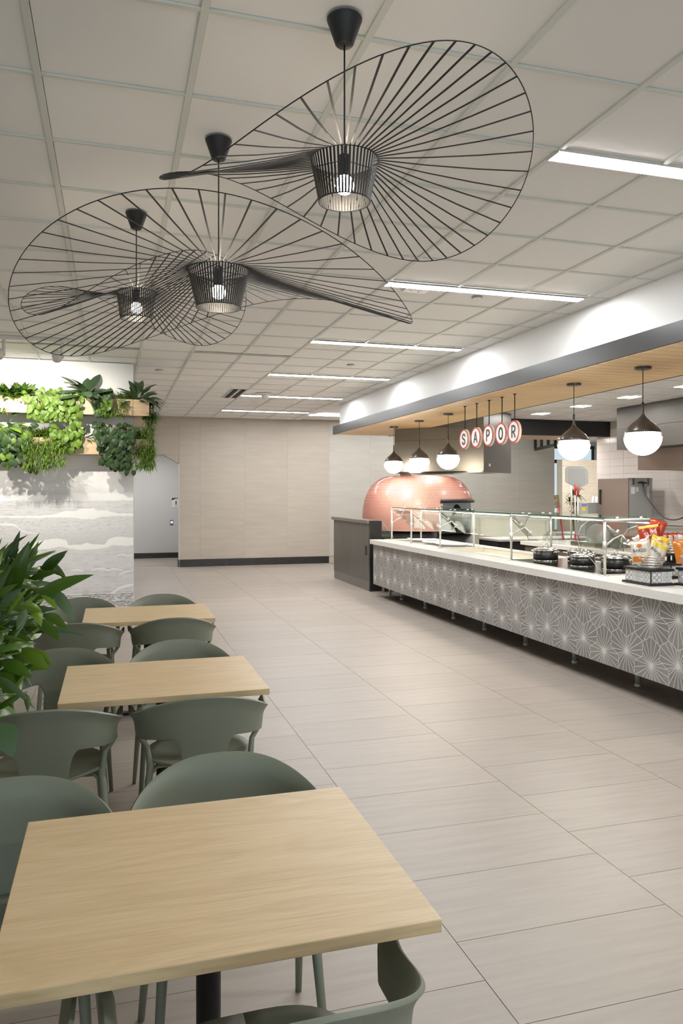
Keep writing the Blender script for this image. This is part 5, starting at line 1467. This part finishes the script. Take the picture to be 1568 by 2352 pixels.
def grass_plant(xc, hw, z, n, L, label, seed, droop=1.0, yc=PY+.10, hang=0, mat=None, tuft=0, width=.006, xdir=0):
    """spider-plant blades; hang = length of hanging sprigs in front"""
    r_ = random.Random(seed)
    t = thing('grassy_plant', label, 'plant', (xc, yc, z), 0, 'grassy plants in the wall planters')
    mb = MB()
    def blade(p, d, l, w_, dr):
        p = Vector(p); d = Vector(d).normalized(); s_ = d.cross(Vector((0, 0, 1)));
        s_ = s_.normalized() if s_.length > .05 else Vector((1, 0, 0))
        vs = []; fs = []; N_ = 5; q = p.copy(); dd = d.copy()
        for i in range(N_+1):
            w__ = w_*(1-(i/N_)**1.6)+.0004
            if q.x < .27 and q.y > MY-.012: q.y = MY-.012
            vs += [q-s_*w__, q+s_*w__]; q = q+dd*(l/N_); dd = (dd+Vector((0, 0, -dr*.28))).normalized()
        mb.add(vs, [(2*i, 2*i+1, 2*i+3, 2*i+2) for i in range(N_)], 0, True)
    if not hang or tuft:
        for k in range(n):
            x = xc+hw*.7*(2*r_.random()-1); a = r_.uniform(0, 2*PI)
            blade((x, yc+r_.uniform(-.06, .06), z-.02), (math.cos(a)*.8+xdir, math.sin(a)*.8-.15, r_.uniform(.5, 1.5)), L*r_.uniform(.6, 1.15), width, droop*r_.uniform(.6, 1.4))
    if hang:
        for k in range(n//2):
            x = xc+hw*(2*r_.random()-1); zz = z-hang*r_.random()**.7; y = yc-.155-.05*r_.random()
            if xdir: x += .04*xdir*r_.random()
            for j in range(5):
                a = r_.uniform(0, 2*PI)
                blade((x+r_.uniform(-.01, .01), y, zz), (math.cos(a), -.5+.5*math.sin(a), r_.uniform(-.9, .7)), L*.42*r_.uniform(.5, 1.2), width*.8, droop)
        sm = MB()
        for k in range(8):
            x = xc+hw*.8*(2*r_.random()-1); sm.tube([(x, yc, z-.02), (x, yc-.13, z+.02), (x+r_.uniform(-.03, .03), yc-.17, z-hang*.5), (x+r_.uniform(-.04, .04), yc-.17, z-hang*.95)], .0022, 5)
        sm.build('runners', stemg, t)
    mb.build('blades', mat or leaf_g, t, 'stuff')
def oval_plant(xc, yc, z, n, L, label, seed, meshes, spread=1.0, out=(0, -.3, 0)):
    r_ = random.Random(seed)
    t = thing('leafy_plant', label, 'plant', (xc, yc, z), 0, 'leafy plants in the wall planters')
    st = MB()
    for k in range(n):
        a = r_.uniform(0, 2*PI); e = r_.uniform(.15, 1.3)
        d = Vector((math.cos(a)*math.cos(e)*spread, math.sin(a)*math.cos(e)*spread, math.sin(e)))+Vector(out)*r_.random()
        b = Vector((xc, yc, z-.03))+Vector((r_.uniform(-.05, .05)*spread, r_.uniform(-.04, .04), 0)); p = b+d*L*r_.uniform(.1, .6)
        st.tube([b, p], .0025, 5)
        put_leaf(r_.choice(meshes), t, p, d+Vector((0, 0, -.25)), Vector((0, 0, 1))-d*.3+Vector((0, -.4, 0)), L*r_.uniform(.75, 1.15), 1.15)
    st.build('stems', stemg, t)
X_ = lambda u: -1.37*.978+u*.00532*.978+.02*.978*0
UT, LT = 2.862, 2.350
# upper row
oval_plant(X_(20), PY+.12, UT+.02, 90, .15, 'low bushy green plant at the left end of the upper planter', 1, LF['d'], 1.3)
oval_plant(X_(52), PY+.12, UT+.02, 66, .15, 'low bushy green plant left of the bright upper philodendron', 2, LF['d'], 1.1)
vine_plant(X_(112), .33, UT+.02, UT-.28, 165, LH, .072, 'bright green philodendron trailing from the middle of the upper planter', 3)
vine_plant(X_(172), .07, UT-.04, UT-.42, 30, LH, .072, 'narrow bright vine hanging between the two planters', 4)
oval_plant(X_(195), PY+.03, UT+.03, 34, .24, 'large striped leafy plant standing in the upper planter', 5, LO, 1.25)
vine_plant(X_(230), .13, UT+.03, UT-.24, 80, LH[:2]+LHD, .074, 'mid green philodendron at the right half of the upper planter', 6)
grass_plant(X_(262), .16, UT-.0, 220, .16, 'fine green sprigs hanging over the right front of the upper planter', 7, 1, PY+.12, .24)
grass_plant(X_(285), .10, UT, 90, .22, 'upright spider plant in the upper planter near the pier corner', 8, .9)
oval_plant(.34, PY+.14, UT+.02, 44, .19, 'dark glossy leafy plant at the corner of the upper planter', 9, LO, 1.1, (.3, -.1, 0))
grass_plant(.46, .05, UT-.02, 80, .26, 'arching dark plant hanging off the right end of the upper planter', 10, 1.4, PY+.25, .30, leaf_hd, 1, .009, .5)
# lower row
vine_plant(X_(28), .24, LT+.06, LT-.34, 120, LHD+LH[:1], .080, 'dark green philodendron at the left end of the lower planter', 11, 3)
oval_plant(X_(12), PY+.08, LT+.14, 12, .22, 'pale variegated leafy plant at the left edge above the lower planter', 12, LF['l']+LO, 1.1)
grass_plant(X_(2), .05, LT+.30, 34, .24, 'yellow green spider plant at the left picture edge', 13, 1.2, PY+.02)
grass_plant(X_(85), .12, LT+.02, 330, .24, 'green grassy plant cascading from the left part of the lower planter', 14, 1.0, PY+.10, .42, None, 1, .0065)
grass_plant(X_(122), .13, LT+.02, 330, .22, 'green grassy plant cascading from the middle of the lower planter', 15, 1.0, PY+.10, .40, None, 1)
vine_plant(X_(152), .20, LT+.08, LT-.16, 105, LH, .072, 'bright green philodendron in the middle of the lower planter', 16)
oval_plant(X_(195), PY+.13, LT+.01, 40, .10, 'low dark bush right of the bright lower philodendron', 17, LF['k']+LF['d'], 1.6)
vine_plant(X_(262), .26, LT+.12, LT-.34, 235, LHD, .080, 'dense dark philodendron at the right end of the lower planter', 18, 4)
grass_plant(.33, .12, LT+.03, 130, .30, 'spider plant at the corner of the lower planter', 19, 1.0, PY+.13)
grass_plant(.43, .08, UT-.22, 520, .22, 'light green grassy plant cascading down the right end of the planters', 20, 1.1, PY+.20, .62, None, 1, .006, .5)
grass_plant(.38, .13, LT-.05, 320, .24, 'bright grassy tuft hanging under the corner of the lower planter', 21, 1.0, PY+.18, .34, None, 0, .007, .4)

# ---- foreground plants at the left
FG = [((-0.366, 3.761, 1.159), (-0.159, 3.59, 1.32), 0.062, 'd'), ((-0.448, 3.681, 1.176), (-0.377, 3.553, 1.4), 0.062, 'd'), ((-0.282, 3.736, 1.21), (-0.174, 3.594, 1.158), 0.05, 'k'),
 ((-0.458, 3.58, 1.136), (-0.331, 3.438, 1.189), 0.045, 'l'), ((-0.342, 3.545, 1.179), (-0.286, 3.425, 1.127), 0.04, 'l'), ((-0.349, 3.443, 1.16), (-0.365, 3.347, 1.118), 0.03, 'k'),
 ((-0.334, 3.751, 1.075), (-0.241, 3.614, 1.034), 0.045, 'd'), ((-0.314, 3.85, 1.079), (-0.232, 3.713, 1.092), 0.045, 'd'), ((-0.347, 3.755, 1.006), (-0.204, 3.603, 1.096), 0.03, 'k'),
 ((-0.378, 3.556, 0.98), (-0.286, 3.425, 0.942), 0.05, 'l'), ((-0.445, 3.471, 0.951), (-0.338, 3.339, 0.937), 0.05, 'd'), ((-0.334, 3.647, 0.956), (-0.266, 3.52, 0.936), 0.03, 'l'),
 ((-0.439, 3.365, 0.92), (-0.393, 3.254, 0.899), 0.05, 'd'), ((-0.425, 3.257, 0.926), (-0.314, 3.13, 0.887), 0.02, 'k'), ((-0.327, 3.227, 0.863), (-0.304, 3.127, 0.844), 0.02, 'd'),
 ((-0.382, 2.931, 0.837), (-0.34, 2.834, 0.784), 0.07, 'k'), ((-0.468, 4.208, 1.276), (-0.334, 4.046, 1.395), 0.022, 'l'), ((-0.501, 4.323, 1.244), (-0.389, 4.164, 1.401), 0.022, 'd'),
 ((-0.538, 4.125, 1.307), (-0.498, 3.994, 1.447), 0.03, 'd'), ((-0.371, 4.284, 1.221), (-0.279, 4.131, 1.344), 0.05, 'k'), ((-0.392, 4.29, 1.199), (-0.286, 4.133, 1.311), 0.04, 'd'),
 ((-0.425, 4.196, 1.199), (-0.309, 4.039, 1.287), 0.04, 'd'), ((-0.38, 4.391, 1.257), (-0.26, 4.227, 1.262), 0.03, 'd'), ((-0.313, 4.371, 1.281), (-0.239, 4.22, 1.224), 0.02, 'k'),
 ((-0.467, 3.582, 1.014), (-0.384, 3.454, 1.087), 0.05, 'd'), ((-0.426, 3.674, 0.995), (-0.359, 3.548, 1.089), 0.05, 'd'), ((-0.371, 3.658, 0.976), (-0.395, 3.559, 1.071), 0.05, 'l'), ((-0.315, 3.745, 1.195), (-0.259, 3.619, 1.189), 0.03, 'l')]
pb = thing('floor_planter', 'tall oak planter box just outside the left picture edge', 'planter', (-.92, 3.7, 0))
for nm, a, b in (('front_board', (-.72, 2.7, .06), (-.70, 4.6, .78)), ('back_board', (-1.14, 2.7, .06), (-1.12, 4.6, .78)), ('end_board', (-1.12, 2.7, .06), (-.72, 2.72, .78)), ('end_board', (-1.12, 4.58, .06), (-.72, 4.6, .78))): box1(nm, a, b, oak_light, pb)
box1('plinth', (-1.10, 2.74, 0), (-.74, 4.56, .06), black, pb); box1('soil', (-1.12, 2.72, .06), (-.72, 4.58, .74), soil, pb)
plants = []
for (x, y, lb) in ((-.80, 3.0, 'leafy green plant at the left edge, beside the near green chairs'), (-.80, 3.6, 'broad leaved green plant at the left edge with two large upright leaves'), (-.80, 4.2, 'narrow leaved green plant at the left edge, farthest of the foreground plants')):
    plants.append((thing('foliage_plant', lb, 'plant', (x, y, .74), 0, 'foreground plants at the left edge'), MB()))
r_ = random.Random(5)
for base, tip, wd, k in FG:
    b, t_ = Vector(base), Vector(tip); i = min(range(3), key=lambda q: abs(b.y+.05-(3.0, 3.6, 4.2)[q]))
    P, st = plants[i]; L = (t_-b).length
    if k == 'd' and L > .2: me = LF['d'][0]
    else: me = LF[k][int(r_.random()*2)]
    n = Vector((.12+r_.uniform(-.2, .2), -.8, .55+r_.uniform(-.2, .3)))
    put_leaf(me, P, b, t_-b, n, L, wd/L/.30*1.18)
    root = Vector(P.location)+Vector((r_.uniform(-.05, .08), r_.uniform(-.1, .1), 0))
    st.tube([root, root*.4+b*.6+Vector((0, 0, .06)), b], [.005, .004, .0025], 6)
for k in range(330):
    i = r_.choice((0, 1, 1, 2, 2)); P, st = plants[i]
    yy = (3.0, 3.6, 4.2)[i]
    top = (1.0, 1.22, 1.30)[i]
    b = Vector((r_.uniform(-.78, -.44), yy+r_.uniform(-.33, .33), r_.uniform(.72, top)))
    lim = -.545 if i == 0 else (-.47 if b.z < .9 else -.40)
    b.x = min(b.x, lim)
    a = r_.uniform(-1.5, 1.1); e = r_.uniform(-.5, 1.1)
    d = Vector((math.cos(a)*math.cos(e)*.9, math.sin(a)*math.cos(e), math.sin(e)))
    L = r_.uniform(.10, .21)
    if b.x+d.x*L > (-.22 if b.z > 1.0 else -.33): d.x *= .3
    put_leaf(r_.choice(LF[r_.choice('dddlkd')]), P, b, d, (r_.uniform(-.2, .5), -.7, r_.uniform(.3, 1)), L, r_.uniform(.7, 1.2))
    if k % 3 == 0: st.tube([Vector(P.location)+Vector((r_.uniform(-.06, .06), r_.uniform(-.2, .2), 0)), b], [.004, .002], 5)
for k in range(190):
    i = r_.choice((1, 2, 2)); P, st = plants[i]; yy = (3.0, 3.6, 4.2)[i]
    b = Vector((r_.uniform(-.66, -.42), yy+r_.uniform(-.25, .25), r_.uniform(.98, 1.30)))
    a = r_.uniform(-1.9, 1.4); e = r_.uniform(-.2, 1.25); d = Vector((math.cos(a)*math.cos(e), math.sin(a)*math.cos(e), math.sin(e)))
    L = r_.uniform(.10, .19)
    if b.x+d.x*L > -.27: d.x *= .4
    put_leaf(r_.choice(LF[r_.choice('ddlkdl')]), P, b, d, (r_.uniform(-.2, .5), -.7, r_.uniform(.1, 1)), L, r_.uniform(.35, .8))
    if k % 3 == 0: st.tube([Vector(P.location)+Vector((r_.uniform(-.06, .06), r_.uniform(-.2, .2), 0)), b], [.004, .002], 5)
for P, st in plants:
    if st.v: st.build('stems', stemg, P)
# ---- potted palm beyond the kitchen
pm_ = thing('potted_palm', 'potted tree with tufts of narrow leaves beyond the kitchen', 'plant', (13.0, 19.6, 0))
MB().lathe([(0, 0), (.20, 0), (.26, .45), (.23, .45), (.21, .40), (0, .40)], (13.0, 19.6, 0), 28).build('pot', black, pm_)
st = MB(); mb = MB()
r_ = random.Random(8)
for k, (dx, dz) in enumerate(((-.10, 1.66), (.14, 1.58), (.02, 1.30), (-.06, 1.05), (.16, 1.12), (.05, 1.85), (-.16, 1.45))):
    c = Vector((13.0+dx, 19.6+r_.uniform(-.1, .1), dz-.05)); st.tube([(13.0+dx*.2, 19.6, .4), (13.0+dx*.6, 19.6, dz*.6), c], [.018, .013, .008], 7)
    for q in range(34):
        a = r_.uniform(0, 2*PI); e = r_.uniform(-.3, 1.2); d = Vector((math.cos(a)*math.cos(e), math.sin(a)*math.cos(e), math.sin(e))); s_ = Vector((-math.sin(a), math.cos(a), 0))*.013
        p0, p1, p2 = c, c+d*.16, c+d*.30+Vector((0, 0, -.09))
        mb.add([p0-s_*.4, p0+s_*.4, p1-s_, p1+s_, p2], [(0, 1, 3, 2), (2, 3, 4)], 0, True)
st.build('trunks', stemm, pm_); mb.build('leaves', leaf_hd, pm_, 'stuff')
